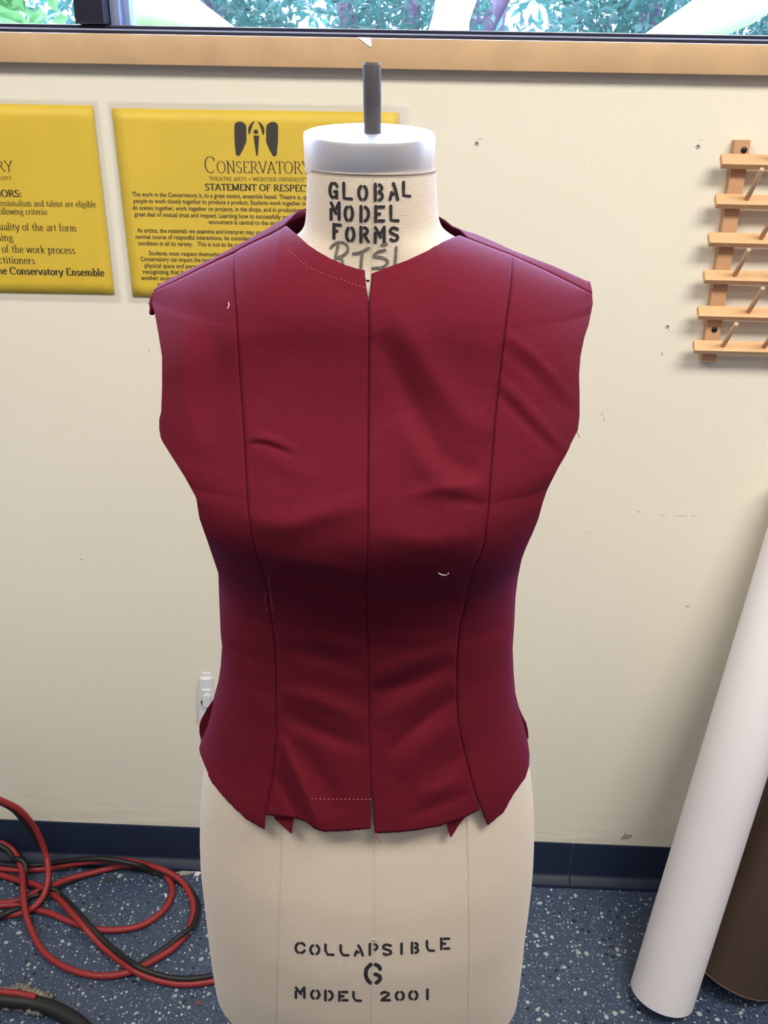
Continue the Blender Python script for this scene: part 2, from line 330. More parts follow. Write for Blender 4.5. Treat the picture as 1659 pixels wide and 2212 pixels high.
# ceiling troffers
for i, (x, y, e) in enumerate(TROFFERS):
    t = thing('ceiling_light', ['ceiling light panel nearest the window on the rack side', 'ceiling light panel nearest the window on the poster side', 'ceiling light panel above the camera', 'ceiling light panel at the back of the room on the poster side'][i], 'light', (x, y, CEIL), 'recessed ceiling lights')
    bm = bmesh.new()
    for cx, cy, sx, sy in ((0, .31, 1.24, .02), (0, -.31, 1.24, .02), (.61, 0, .02, .6), (-.61, 0, .02, .6)): box(bm, (x+cx, y+cy, CEIL-.015), (sx, sy, .03))
    obj('frame', bm, M['white_plastic'], t); obj('diffuser', box(bmesh.new(), (x, y, CEIL-.006), (1.2, .6, .01)), M['tube'], t)
    L = bpy.data.lights.new('fluorescent_light', 'AREA'); L.shape = 'RECTANGLE'; L.size = 1.15; L.size_y = .55; L.energy = e; L.color = (1., .93, .82)
    lo = bpy.data.objects.new('fluorescent_light', L); C.objects.link(lo); lo.location = (x, y, CEIL-.035)

# ---------------------------------------------------------------- lettering tools
def text_polys(s, bold=0.0):
    cu = bpy.data.curves.new('t', 'FONT'); cu.body = s; cu.size = 1; cu.resolution_u = 2; cu.offset = bold
    o = bpy.data.objects.new('t', cu); C.objects.link(o); bpy.context.view_layer.update()
    ev = o.evaluated_get(bpy.context.evaluated_depsgraph_get()); me = ev.to_mesh()
    v = np.array([q.co[:2] for q in me.vertices]); f = [tuple(p.vertices) for p in me.polygons]
    ev.to_mesh_clear(); bpy.data.objects.remove(o); bpy.data.curves.remove(cu); return v, f
def ribbon(pts, wv, wh):
    """pen stroke: wide where it runs upright, thin where it runs level"""
    p = np.asarray(pts, float); T = np.gradient(p, axis=0); T /= np.linalg.norm(T, axis=1)[:, None]+1e-9
    w = wh+(wv-wh)*np.abs(T[:, 1])**1.3; N = np.stack([-T[:, 1], T[:, 0]], 1)
    a = p+N*w[:, None]/2; b = p-N*w[:, None]/2; n = len(p)
    return np.vstack([a, b]), [(i, i+1, n+i+1, n+i) for i in range(n-1)]
def arc(cx, cy, rx, ry, a0, a1, n=14):
    a = np.radians(np.linspace(a0, a1, n)); return [(cx+rx*math.cos(t), cy+ry*math.sin(t)) for t in a]
# serif glyphs (cap height 1, x-height .66): (advance, strokes, serif centres)
XH = .66
def SG():
    A = arc; g = {}
    st = lambda x, y0, y1: [(x, y0), (x, y1)]
    g['C'] = (.86, [A(.44, .5, .36, .49, 50, 310, 20), st(.70, .72, .92)], [])
    g['O'] = (.94, [A(.45, .5, .38, .49, 0, 360, 26)], [])
    g['N'] = (.92, [st(.16, 0, 1), [(.16, 1), (.72, .02)], st(.72, 0, 1)], [(.16, 0), (.12, 1), (.72, 1)])
    g['S'] = (.66, [A(.31, .74, .21, .25, 20, 200, 10)+[(.13, .62), (.31, .52), (.5, .40)]+A(.30, .26, .23, .25, 30, -160, 10)], [])
    g['E'] = (.72, [st(.16, 0, 1), [(.12, .98), (.58, .98)], [(.12, .02), (.62, .02)], [(.16, .52), (.48, .52)], [(.58, .98), (.58, .84)], [(.62, .02), (.62, .18)]], [])
    g['R'] = (.82, [st(.16, 0, 1), [(.16, .98), (.36, .98)]+A(.38, .74, .2, .24, 90, -90, 10)+[(.16, .5)], [(.38, .5), (.74, .01)]], [(.16, 0), (.12, .98), (.76, 0)])
    g['V'] = (.82, [[(.06, 1), (.40, .01)], [(.40, .01), (.74, 1)]], [(.08, 1), (.72, 1)])
    g['A'] = (.84, [[(.06, 0), (.40, 1)], [(.40, 1), (.76, 0)], [(.19, .34), (.62, .34)]], [(.08, 0), (.74, 0)])
    g['T'] = (.76, [st(.37, 0, 1), [(.04, .98), (.70, .98)], [(.04, .98), (.04, .84)], [(.70, .98), (.70, .84)]], [(.37, 0)])
    g['Y'] = (.78, [[(.05, 1), (.37, .46)], [(.37, .46), (.70, 1)], st(.37, 0, .48)], [(.07, 1), (.69, 1), (.37, 0)])
    g['H'] = (.92, [st(.16, 0, 1), st(.72, 0, 1), [(.16, .5), (.72, .5)]], [(.16, 0), (.16, 1), (.72, 0), (.72, 1)])
    g['W'] = (1.16, [[(.05, 1), (.30, .01)], [(.30, .01), (.55, .95)], [(.55, .95), (.82, .01)], [(.82, .01), (1.06, 1)]], [(.07, 1), (1.04, 1)])
    g['B'] = (.78, [st(.16, 0, 1), [(.16, .98), (.36, .98)]+A(.36, .76, .2, .22, 90, -90, 8)+[(.16, .54)], [(.36, .54)]+A(.38, .28, .24, .26, 90, -90, 8)+[(.16, .02)]], [(.13, 0), (.13, 1)])
    g['I'] = (.42, [st(.2, 0, 1)], [(.2, 0), (.2, 1)])
    g['U'] = (.88, [[(.16, 1), (.16, .35)]+A(.42, .32, .26, .3, 180, 360, 10)+[(.68, 1)]], [(.16, 1), (.68, 1)])
    g['M'] = (1.06, [st(.15, 0, 1), [(.15, 1), (.50, .05)], [(.50, .05), (.86, 1)], st(.86, 0, 1)], [(.15, 0), (.13, 1), (.86, 0), (.88, 1)])
    g['F'] = (.68, [st(.16, 0, 1), [(.12, .98), (.58, .98)], [(.16, .52), (.48, .52)], [(.58, .98), (.58, .84)]], [(.16, 0)])
    g['P'] = (.74, [st(.16, 0, 1), [(.16, .98), (.36, .98)]+A(.38, .72, .22, .26, 90, -90, 10)+[(.16, .46)]], [(.16, 0), (.12, 1)])
    x = XH
    g['o'] = (.60, [A(.29, x/2, .22, x/2, 0, 360, 20)], [])
    g['e'] = (.56, [[(.08, .36), (.48, .36)]+A(.28, x/2, .20, x/2, 10, 320, 16)], [])
    g['c'] = (.52, [A(.28, x/2, .20, x/2, 45, 315, 14)], [])
    g['a'] = (.56, [A(.26, .48, .17, .18, 150, 0, 8)+[(.43, .05), (.50, .02)], A(.24, .18, .16, .18, 70, 340, 12)], [])
    g['n'] = (.66, [st(.14, 0, x), [(.14, .5)]+A(.32, .44, .17, .2, 150, 0, 8)+[(.49, 0)]], [(.14, 0), (.10, x), (.49, 0)])
    g['m'] = (.98, [st(.14, 0, x), [(.14, .5)]+A(.30, .44, .16, .2, 150, 0, 8)+[(.46, 0)], [(.46, .5)]+A(.63, .44, .17, .2, 150, 0, 8)+[(.80, 0)]], [(.14, 0), (.10, x), (.46, 0), (.80, 0)])
    g['r'] = (.46, [st(.14, 0, x), [(.14, .42), (.22, .58), (.38, .62)]], [(.14, 0), (.10, x)])
    g['i'] = (.32, [st(.15, 0, x), st(.15, .84, .96)], [(.15, 0), (.11, x)])
    g['l'] = (.32, [st(.15, 0, 1.04)], [(.15, 0), (.11, 1.03)])
    g['h'] = (.66, [st(.14, 0, 1.04), [(.14, .5)]+A(.32, .44, .17, .2, 150, 0, 8)+[(.49, 0)]], [(.14, 0), (.10, 1.03), (.49, 0)])
    g['d'] = (.64, [st(.47, 0, 1.04), A(.27, x/2, .20, x/2, 20, 340, 16)], [(.43, 1.03), (.5, 0)])
    g['b'] = (.64, [st(.14, 0, 1.04), A(.34, x/2, .20, x/2, 160, -160, 16)], [(.10, 1.03)])
    g['p'] = (.64, [st(.14, -.3, x), A(.34, x/2, .20, x/2, 160, -160, 16)], [(.10, x), (.14, -.3)])
    g['u'] = (.66, [[(.14, x), (.14, .2)]+A(.30, .2, .16, .18, 180, 340, 8), st(.48, 0, x)], [(.10, x), (.44, x), (.52, 0)])
    g['t'] = (.42, [[(.18, .86), (.18, .14), (.26, .03), (.38, .06)], [(.04, .62), (.36, .62)]], [])
    g['f'] = (.40, [[(.16, 0), (.16, .82)]+A(.30, .84, .14, .18, 180, 60, 6), [(.04, .62), (.34, .62)]], [(.16, 0)])
    g['s'] = (.48, [A(.23, .49, .14, .16, 20, 200, 8)+[(.12, .40), (.34, .28)]+A(.22, .17, .15, .16, 20, -160, 8)], [])
    g['g'] = (.58, [A(.26, .44, .17, .20, 0, 360, 14), [(.40, .58), (.54, .62)], [(.16, .27), (.14, .12), (.40, .08), (.50, -.06)]+A(.28, -.14, .22, .15, 0, -200, 10)+[(.16, .06)]], [])
    g['w'] = (.86, [[(.04, x), (.24, .01)], [(.24, .01), (.42, x)], [(.42, x), (.60, .01)], [(.60, .01), (.80, x)]], [(.05, x), (.79, x)])
    g['v'] = (.60, [[(.04, x), (.28, .01)], [(.28, .01), (.54, x)]], [(.05, x), (.53, x)])
    g['y'] = (.60, [[(.04, x), (.28, .03)], [(.54, x), (.26, -.16), (.14, -.28), (.04, -.26)]], [(.05, x), (.53, x)])
    g['k'] = (.64, [st(.14, 0, 1.04), [(.14, .28), (.46, x)], [(.24, .38), (.52, 0)]], [(.14, 0), (.10, 1.03), (.45, x), (.54, 0)])
    g[':'] = (.30, [st(.14, .02, .16), st(.14, .48, .62)], [])
    g['*'] = (.70, [[(.12, .5), (.34, .5), (.56, .5)]], [])
    g[' '] = (.34, [], [])
    return g
SERIF = SG()
def serif_polys(s, bold=.10, thin=.045, small=1.0):
    V = []; F = []; x = 0
    for i, ch in enumerate(s):
        adv, st, se = SERIF[ch]; k = 1.0 if (small == 1.0 or i == 0) else small
        parts = [ribbon(p, bold/k**.4, thin/k**.4) for p in st]
        if ch == '*': parts = [(np.array([(.14, .45), (.35, .2), (.56, .45), (.35, .7)]), [(0, 1, 2, 3)])]
        parts += [(np.array([(c[0]-.11, c[1]-.02), (c[0]+.11, c[1]-.02), (c[0]+.11, c[1]+.03), (c[0]-.11, c[1]+.03)]), [(0, 1, 2, 3)]) for c in se]
        for v, f in parts:
            o = len(V); V += [(x+a[0]*k, a[1]*k) for a in v]; F += [tuple(q+o for q in t) for t in f]
        x += adv*k
    return np.array(V), F, x
class Print:
    """collects flat print on the wall plane; lines run from a start to an end point with a given cap height"""
    def __init__(s, Y): s.V = []; s.F = []; s.L = []; s.Y = Y
    def add(s, v, f, a, b, hpx, x0, x1, hunit):
        A = pY(*a, s.Y); B = pY(*b, s.Y); U = pY(a[0], a[1]-hpx, s.Y)-A
        ex = (B-A)/(x1-x0); lean = math.hypot(U[0], U[2]); L = np.linalg.norm(B-A)
        ey = np.array([-(B-A)[2]/L*1.0, 0, (B-A)[0]/L])*lean/hunit
        s.L.append(([tuple(A+ex*(p[0]-x0)+ey*p[1]) for p in v], list(f)))
    def sans(s, t, a, b, h, bold=0.0):
        v, f = text_polys(t, bold); s.add(v, f, a, b, h, v[:, 0].min(), v[:, 0].max(), .73)
    def serif(s, t, a, b, h, bold=.10, thin=.045, small=1.0):
        v, f, w = serif_polys(t, bold, thin, small); s.add(v, f, a, b, h, v[:, 0].min(), v[:, 0].max(), 1.0)
    def poly(s, pts):
        o = len(s.V); w = onY(pts, np.full(len(pts), s.Y)); s.V += [tuple(q) for q in w]; s.F.append(tuple(range(o, o+len(pts))))
    def build(s, name, m, parent):
        for v, f in s.L: pyd('printed_line', v, f, m, parent)
        if s.V: pyd(name, s.V, s.F, m, parent)
def sheet(name, pts, Y, th, m, parent, warp=0.0, nx=24, ny=16):
    c = onY(pts, np.full(4, Y)); V = []; F = []
    for j in range(ny+1):
        for i in range(nx+1):
            s, t = i/nx, j/ny; p = (1-t)*((1-s)*c[0]+s*c[1])+t*((1-s)*c[3]+s*c[2])
            w = warp*(math.sin(7*s+2*t)*math.sin(math.pi*t)+.5*math.sin(13*s+5*t))
            V.append((p[0], p[1]-abs(w)*.5, p[2]))
    n = (nx+1)*(ny+1)
    for j in range(ny):
        for i in range(nx): a = j*(nx+1)+i; F.append((a, a+1, a+nx+2, a+nx+1))
    o = pyd(name, V, F, m, parent, True); md = o.modifiers.new('thick', 'SOLIDIFY'); md.thickness = th; md.offset = 0; md.use_rim = th > .00025
    return o

# centre notice -----------------------------------------------------
p0 = pY(560, 440, WY)
pc = thing('wall_notice', 'yellow laminated notice headed STATEMENT OF RESPECT, partly behind the dress form', 'notice', tuple(p0))
sheet('paper', [(241, 234), (861, 243), (852, 652), (287, 641)], WY-.0022, .0003, M['yellow'], pc)
sheet('laminate_pouch', [(231, 217), (884, 226), (873, 668), (276, 652)], WY-.0034, .0002, M['laminate'], pc, .0006)
P = Print(WY-.0028)
Z = lambda x, y: (230+x/2.476, 220+y/2.476)
P.serif('CONSERVATORY', Z(528, 380), Z(1092, 384), 88/2.476, .085, .03, .72)
P.serif('THEATRE ARTS * WEBSTER UNIVERSITY', Z(548, 421), Z(1082, 427), 20/2.476, .12, .06)
P.serif('STATEMENT OF RESPECT', Z(528, 473), Z(1100, 480), 35/2.476, .19, .09)
for t, a, b in (('The work in the Conservatory is, to a great extent, ensemble based. Theatre is, qu', (138, 505), (1078, 522)),
    ('people to work closely together to produce a product. Students work together in a', (145, 540), (1086, 555)),
    ('do scenes together, work together on projects, in the shops, and in production, to', (140, 577), (1082, 591)),
    ('great deal of mutual trust and respect. Learning how to successfully navi', (150, 612), (985, 627)),
    ('encounters is central to the stude', (548, 653), (935, 660)), ('As artists, the materials we examine and interpret may contain', (165, 698), (880, 710)),
    ('normal course of respectful interactions, be considered off', (157, 732), (832, 743)), ('condition in all its variety.   This is not to be confus', (170, 767), (758, 777)),
    ('Students must respect themselves an', (227, 820), (655, 828)), ('Conservatory can impact the health o', (183, 851), (602, 859)),
    ('physical space and personal b', (205, 886), (545, 892)), ('recognizing that languag', (196, 919), (488, 924)), ('another; accepting th', (188, 952), (420, 956)), ('create', (273, 986), (352, 988))):
    P.sans(t, Z(*a), Z(*b), 25/2.476, .012)
P.build('lettering', M['print'], pc)
P = Print(WY-.0028)
for sg in (1, -1):
    mm = lambda x, y: Z(801+sg*(x-801), y+(2 if sg < 0 else 0))
    wing = [(685, 210), (684, 130), (688, 116), (698, 108), (712, 105), (728, 108), (741, 118), (748, 132), (748, 212), (730, 256), (712, 288), (700, 290), (692, 282)]
    P.poly([mm(*q) for q in wing])
    P.poly([mm(*q) for q in [(762, 176), (757, 156), (759, 138), (769, 119), (782, 107), (795, 102), (784, 120), (774, 146), (767, 172)]])
P.poly([Z(799+13*math.cos(a*.5236), 160+13*math.sin(a*.5236)) for a in range(12)])
P.poly([Z(*q) for q in ((786, 180), (817, 181), (809, 288), (801, 288))])
P.build('emblem', M['print'], pc)
# left notice --------------------------------------------------------
pl_ = thing('wall_notice', 'yellow laminated notice at the left edge, last line Conservatory Ensemble', 'notice', tuple(pY(60, 440, WY)))
sheet('paper', [(-410, 217), (200, 228), (247, 636), (-330, 626)], WY-.0022, .0003, M['yellow'], pl_)
sheet('laminate_pouch', [(-420, 203), (211, 216), (262, 652), (-340, 640)], WY-.0034, .0002, M['laminate'], pl_, .0006)
P = Print(WY-.0028); Z6 = lambda x, y: (x/6.38, 320+y/6.38)
P.serif('CONSERVATORY', Z6(-1260, 300), Z6(190, 322), 195/6.38, .085, .03, .72)
P.serif('NORS:', Z6(-75, 668), Z6(302, 674), 92/6.38, .19, .09)
P.serif('he Conservatory Ensemble', Z6(-28, 1733), Z6(1445, 1765), 96/6.38, .18, .09)
P.build('lettering', M['print'], pl_)
P = Print(WY-.0028)
P.serif('THEATRE ARTS * WEBSTER UNIVERSITY', Z6(-1190, 420), Z6(165, 438), 46/6.38, .12, .06)
P.serif('essionalism and talent are eligible', Z6(-8, 797), Z6(1328, 815), 84/6.38, .13, .06)
P.serif('ollowing criteria:', Z6(-8, 911), Z6(660, 918), 84/6.38, .13, .06)
P.serif('uality of the art form', Z6(-12, 1128), Z6(1055, 1150), 100/6.38, .13, .06)
P.serif('ning', Z6(-45, 1276), Z6(184, 1281), 100/6.38, .13, .06)
P.serif('of the work process', Z6(30, 1436), Z6(1040, 1456), 100/6.38, .13, .06)
P.serif('ctitioners', Z6(-10, 1588), Z6(486, 1598), 100/6.38, .13, .06)
P.build('fine_lettering', M['printb'], pl_)

# ---------------------------------------------------------------- thread rack on the wall
rk = thing('thread_rack', 'wooden thread rack with slanted rails and pegs screwed to the wall', 'rack', tuple(pY(1580, 760, WY)))
UPT = .016
uy = WY-UPT
def up_at(x0, x1, dx):
    a = onY([(1589, 303), (1622, 303), (1546, 782), (1515, 782)], np.full(4, uy))
    V = [(p[0]+dx, uy, p[2]) for p in a]+[(p[0]+dx, WY, p[2]) for p in a]
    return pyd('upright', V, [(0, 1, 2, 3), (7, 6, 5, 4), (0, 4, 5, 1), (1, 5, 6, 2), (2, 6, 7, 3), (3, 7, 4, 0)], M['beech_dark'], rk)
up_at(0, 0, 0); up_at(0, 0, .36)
TILT = math.radians(47); nrm = Vector((0, -math.cos(TILT), math.sin(TILT)))
BH, BT, BL = .0200, .0105, .47
barsy = [(1557, 348), (1545, 434), (1530, 517), (1520, 597.5), (1507, 675), (1498, 749)]
pegbase = [[1668], [1613], [1644], [1587], [1617], [1562]]
RR = Matrix.Rotation(-TILT, 4, 'X')
for k, (x, y) in enumerate(barsy):
    yc = uy-.0125; p = pY(x, y, yc)
    sl = -.006
    bm = bmesh.new(); box(bm, (p[0]+BL/2, yc, p[2]), (BL, BT, BH), bev=.0012, rot=RR)
    obj('rail', bm, M['beech'], rk)
    bx = pY(pegbase[k][0], y+4, yc-.006)[0]
    while bx < p[0]+BL-.01:
        b0 = Vector((bx, yc, p[2])) + nrm*(BT*.45)
        tube('peg', [b0, b0+nrm*.03, b0+nrm*.0635, b0+nrm*.0645], [.0037, .0036, .0035, .0031], M['pegs'], rk, 12)
        bx += .0655
for (x, y) in ((1607, 324), (1543, 712)):
    p = pY(x, y, uy); R = Matrix.Translation((p[0], uy, p[2])) @ Matrix.Rotation(math.radians(90), 4, 'X')
    sc = lathe('screw', [(.0046, 0), (.0046, .001), (.0036, .0022), (.0014, .0024)], M['black'], rk, 14, R)

# adhesive hook
hk = thing('wall_hook', 'white plastic adhesive hook on the wall left of the dress form', 'hook', tuple(pY(447, 1550, WY)))
def slab(name, pts, y0, y1, m, par, bev=.0012):
    w = onY(pts, np.full(len(pts), y0)); bm = bmesh.new(); vs_ = [bm.verts.new((q[0], y0, q[2])) for q in w]
    f = bm.faces.new(vs_); r = bmesh.ops.extrude_face_region(bm, geom=[f]); nv = [v for v in r['geom'] if isinstance(v, bmesh.types.BMVert)]
    bmesh.ops.translate(bm, verts=nv, vec=(0, y1-y0, 0))
    if bev: bmesh.ops.bevel(bm, geom=list({e for v in nv for e in v.link_edges if all(abs(q.co.y-y1) < 1e-6 for q in e.verts)}), offset=bev, segments=2, affect='EDGES')
    return sharp(obj(name, bm, m, par), 40)
slab('adhesive_strip', [(436, 1453), (456, 1453), (456, 1464), (436, 1464)], WY, WY-.002, M['white_plastic'], hk, .0004)
slab('back_plate', [(433, 1462), (458, 1462), (464, 1490), (468, 1520), (466, 1556), (430, 1556), (429, 1520), (430, 1485)], WY-.0005, WY-.008, M['white_plastic'], hk, .002)
slab('ridge', [(437, 1489), (455, 1489), (456, 1496), (437, 1496)], WY-.008, WY-.011, M['white_plastic'], hk, .0008)
slab('hook_lip', [(438, 1500), (444, 1496), (450, 1496), (456, 1500), (457, 1518), (452, 1525), (443, 1525), (438, 1518)], WY-.008, WY-.015, M['white_plastic'], hk, .002)
slab('chipped_mark', [(434, 1514), (438, 1513), (437, 1518), (439, 1521), (436, 1523), (434, 1519)], WY-.008, WY-.0083, M['ink'], hk, 0)

# white triangle of tape on the sill
sc_ = flat_poly('tape_scrap', [(772, 80), (801, 81), (804, 101), (797, 100)], WY-.0225, mat('bright_tape', (.85, .88, .95), .6), None, .0006); tag(sc_, 'torn white tape scrap stuck to the wooden window trim', 'tape')

# ---------------------------------------------------------------- paper rolls
def roll(a, b, r, rin, m, par, seg=72):
    a = Vector(a); b = Vector(b); ax = (b-a); L = ax.length; R = Matrix.Translation(a) @ ax.to_track_quat('Z', 'Y').to_matrix().to_4x4()
    V = []; F = []; prof = [(rin, .002), (rin+.001, 0), (r-.002, 0), (r, .002), (r, L-.002), (r-.002, L), (rin+.001, L), (rin, L-.002)]
    for q in prof:
        for k in range(seg):
            t = 2*math.pi*k/seg; V.append(tuple(R @ Vector((q[0]*math.cos(t), q[0]*math.sin(t), q[1]))))
    n = len(prof)
    for i in range(n):
        for k in range(seg): F.append((i*seg+k, i*seg+(k+1) % seg, ((i+1) % n)*seg+(k+1) % seg, ((i+1) % n)*seg+k))
    return V, F, R, L
def leaning(a2, axis, r):
    """axis start so that the end disc just rests on the floor"""
    ax = Vector(axis).normalized(); drop = r*math.sqrt(1-ax.z**2); return Vector((a2[0], a2[1], drop))
axw = Vector((.1834, .235, 1.0)); aw = leaning((.509, 1.2325), axw, .0596); bw = aw+axw.normalized()*1.015
wr = thing('paper_roll', 'tall white pattern paper roll leaning against the wall', 'paper roll', (aw.x, aw.y, 0))
V, F, _, _ = roll(aw, bw, .0596, .030, M['paper'], wr); sharp(pyd('paper_winding', V, F, M['paper'], wr), 40)
V, F, _, _ = roll(aw+axw.normalized()*.004, bw-axw.normalized()*.004, .0296, .025, M['kraft'], wr, 40); sharp(pyd('core_tube', V, F, M['kraft_edge'], wr), 40)
axk = Vector((.30, .09, 1.0)); ak = leaning((.662, 1.315), axk, .103); bk = ak+axk.normalized()*1.03
br = thing('kraft_paper_roll', 'thick dark brown paper roll behind the white roll at right edge', 'paper roll', (ak.x, ak.y, 0))
V, F, _, _ = roll(ak, bk, .103, .04, M['kraft'], br); sharp(pyd('paper_winding', V, F, M['kraft'], br), 40)
ne = axk.normalized()
for k, dd in enumerate((.010,)):
    V, F, _, _ = roll(ak+ne*.002, ak+ne*(.006), .1042, .101, M['kraft_edge'], br); pyd('end_lip', V, F, M['kraft_edge'], br, True)

# ---------------------------------------------------------------- dress form
FY = .74
def table(z, *cols, sm=3):
    z = np.asarray(z, float); o = np.argsort(z); zz = np.linspace(z.min(), z.max(), 600); out = [zz]
    k = np.exp(-.5*(np.arange(-12, 13)/sm)**2) if sm else np.array([1.]); k /= k.sum()
    for c in cols:
        v = np.interp(zz, z[o], np.asarray(c, float)[o])
        if sm: v = np.convolve(np.pad(v, 12, mode='reflect', reflect_type='odd'), k, 'valid')
        out.append(v)
    return out
class Surf:
    def __init__(s, L, R, zf, bf, zb_, bb, n=2.2, smw=4):
        """L,R: pixel outline in the plane of the form's axis; depth tables in metres"""
        l = onY(L, np.full(len(L), FY)); r = onY(R, np.full(len(R), FY))
        s.zl, s.xl = table(l[:, 2], l[:, 0], sm=smw); s.zr, s.xr = table(r[:, 2], r[:, 0], sm=smw)
        s.zf, s.bf = table(zf, bf, sm=8); s.zb, s.bb = table(zb_, bb, sm=8); s.n = n
    def ex(s, z):
        a = np.interp(z, s.zl, s.xl); b = np.interp(z, s.zr, s.xr); return (a+b)/2, (b-a)/2
    def prof(s, x, z):
        c, a = s.ex(z); u = np.clip(np.abs((x-c)/a), 0, 1); return (1-u**s.n)**(1/s.n)
    def F(s, x, z): return FY-np.interp(z, s.zf, s.bf)*s.prof(x, z)
    def hit(s, px, disp=None, off=0.):
        d = rays(px); lo = np.full(len(d), .42)/d[:, 1]; hi = np.full(len(d), FY)/d[:, 1]
        # march for the first crossing, then bisect
        N = 60; found = np.zeros(len(d), bool); a = lo.copy(); b = hi.copy()
        for k in range(N):
            t0 = lo+(hi-lo)*k/N; t1 = lo+(hi-lo)*(k+1)/N; q = CAMP+d*t1[:, None]
            g = q[:, 1]-s.F(q[:, 0], q[:, 2]); new = (~found) & (g >= 0); a[new] = t0[new]; b[new] = t1[new]; found |= new
        for _ in range(26):
            m_ = (a+b)/2; q = CAMP+d*m_[:, None]; g = q[:, 1]-s.F(q[:, 0], q[:, 2]) >= 0
            b = np.where(g, m_, b); a = np.where(g, a, m_)
        t = b-off-(disp if disp is not None else 0); return CAMP+d*t[:, None]
# body outline (canvas)
BL_ = [(664, 352), (664, 400), (663, 450), (660, 490), (650, 507), (630, 517), (600, 530), (560, 545), (500, 568), (440, 592), (395, 612), (372, 640), (366, 700), (372, 800), (380, 900), (418, 980), (458, 1075), (482, 1160), (506, 1235), (516, 1300), (518, 1380), (512, 1440), (486, 1520), (458, 1590), (442, 1660), (437, 1720), (436, 1790), (438, 1850), (444, 1900), (455, 2000), (462, 2060), (470, 2112), (476, 2135)]
BR_ = [(941, 350), (943, 400), (945, 450), (950, 490), (962, 506), (985, 517), (1010, 530), (1050, 545), (1110, 568), (1170, 592), (1210, 612), (1232, 640), (1238, 700), (1230, 800), (1222, 900), (1182, 980), (1140, 1075), (1116, 1160), (1094, 1235), (1082, 1300), (1078, 1380), (1084, 1440), (1106, 1520), (1132, 1590), (1145, 1660), (1151, 1720), (1153, 1790), (1151, 1850), (1147, 1900), (1134, 2000), (1128, 2060), (1122, 2112), (1118, 2135)]
bz = [1.56, 1.53, 1.50, 1.48, 1.46, 1.42, 1.37, 1.32, 1.28, 1.24, 1.20, 1.117, 1.05, .95, .88, .80, .72, .66, .63]
bfv = [.048, .049, .048, .046, .051, .070, .094, .118, .114, .092, .078, .068, .076, .098, .107, .111, .108, .101, .094]
bbv = [.048, .049, .056, .060, .066, .080, .090, .092, .090, .085, .080, .074, .085, .108, .118, .120, .116, .11, .10]
body = Surf(BL_, BR_, bz, bfv, bz, bbv, 2.15, 3)
ztop = pY(800, 351, FY)[2]-.004; zbot = pY(469, 2112, FY)[2]
form = thing('dress_form', 'ecru canvas collapsible dress form on a stand wearing the wine-red bodice', 'dress form', (pY(800, 1000, FY)[0], FY, 0))
def ring_mesh():
    zs = np.concatenate([np.linspace(ztop, ztop-.14, 50)[:-1], np.linspace(ztop-.14, zbot, 120)]); seg = 120; V = []; F = []
    rows = [(z, 1.) for z in zs]+[(zbot-.006, .985), (zbot-.009, .95), (zbot-.010, .5)]
    for z, k in rows:
        zz = max(z, zbot); c, a = body.ex(zz); f = np.interp(zz, body.zf, body.bf); b = np.interp(zz, body.zb, body.bb)
        for i in range(seg):
            t = 2*math.pi*i/seg; ct, st = math.cos(t), math.sin(t); e = 2/body.n
            x = c+k*a*math.copysign(abs(ct)**e, ct); y = FY+k*(b if st > 0 else f)*math.copysign(abs(st)**e, st); V.append((x, y, z))
    n = len(rows)
    for i in range(n-1):
        for j in range(seg): F.append((i*seg+j, i*seg+(j+1) % seg, (i+1)*seg+(j+1) % seg, (i+1)*seg+j))
    F.append(tuple(range(seg))); F.append(tuple((n-1)*seg+j for j in range(seg))[::-1])
    return pyd('body', V, F, M['canvas'], form, True)
bodyo = ring_mesh()
# neck cap, tilted a little forward
cc = (pY(656, 285, FY)+pY(941, 285, FY))/2; rc = (pY(941, 285, FY)[0]-pY(656, 285, FY)[0])/2
hb = cc[2]-pY(800, 351, FY-.0)[2]
TR = Matrix.Translation((cc[0], FY-.001, cc[2])) @ Matrix.Rotation(math.radians(5.0), 4, 'X')
caph = .0285
cap = lathe('neck_cap', [(rc*.30, -caph), (rc-.0035, -caph), (rc-.001, -caph+.0005), (rc-.0005, -caph+.002), (rc, -.003), (rc-.0005, -.0008), (rc-.0025, .0), (rc*.5, .0003), (.013, .0003), (.0125, -.001)], M['steel'], form, 96, TR)
sharp(cap, 50)
rb = pY(805, 289, FY-.004); rt = pY(803, 135, FY-.004); rr = (pY(822.5, 200, FY)[0]-pY(784, 200, FY)[0])/2
rod = tube('neck_rod', [(rb[0], FY-.004, cc[2]-.02), (rb[0], FY-.004, rb[2]), (rt[0]*.5+rb[0]*.5, FY-.004, (rb[2]+rt[2])/2), (rt[0], FY-.004, rt[2]-.002), (rt[0], FY-.004, rt[2])], [rr*.95, rr*.95, rr, rr, rr*.88], M['iron'], form, 24)
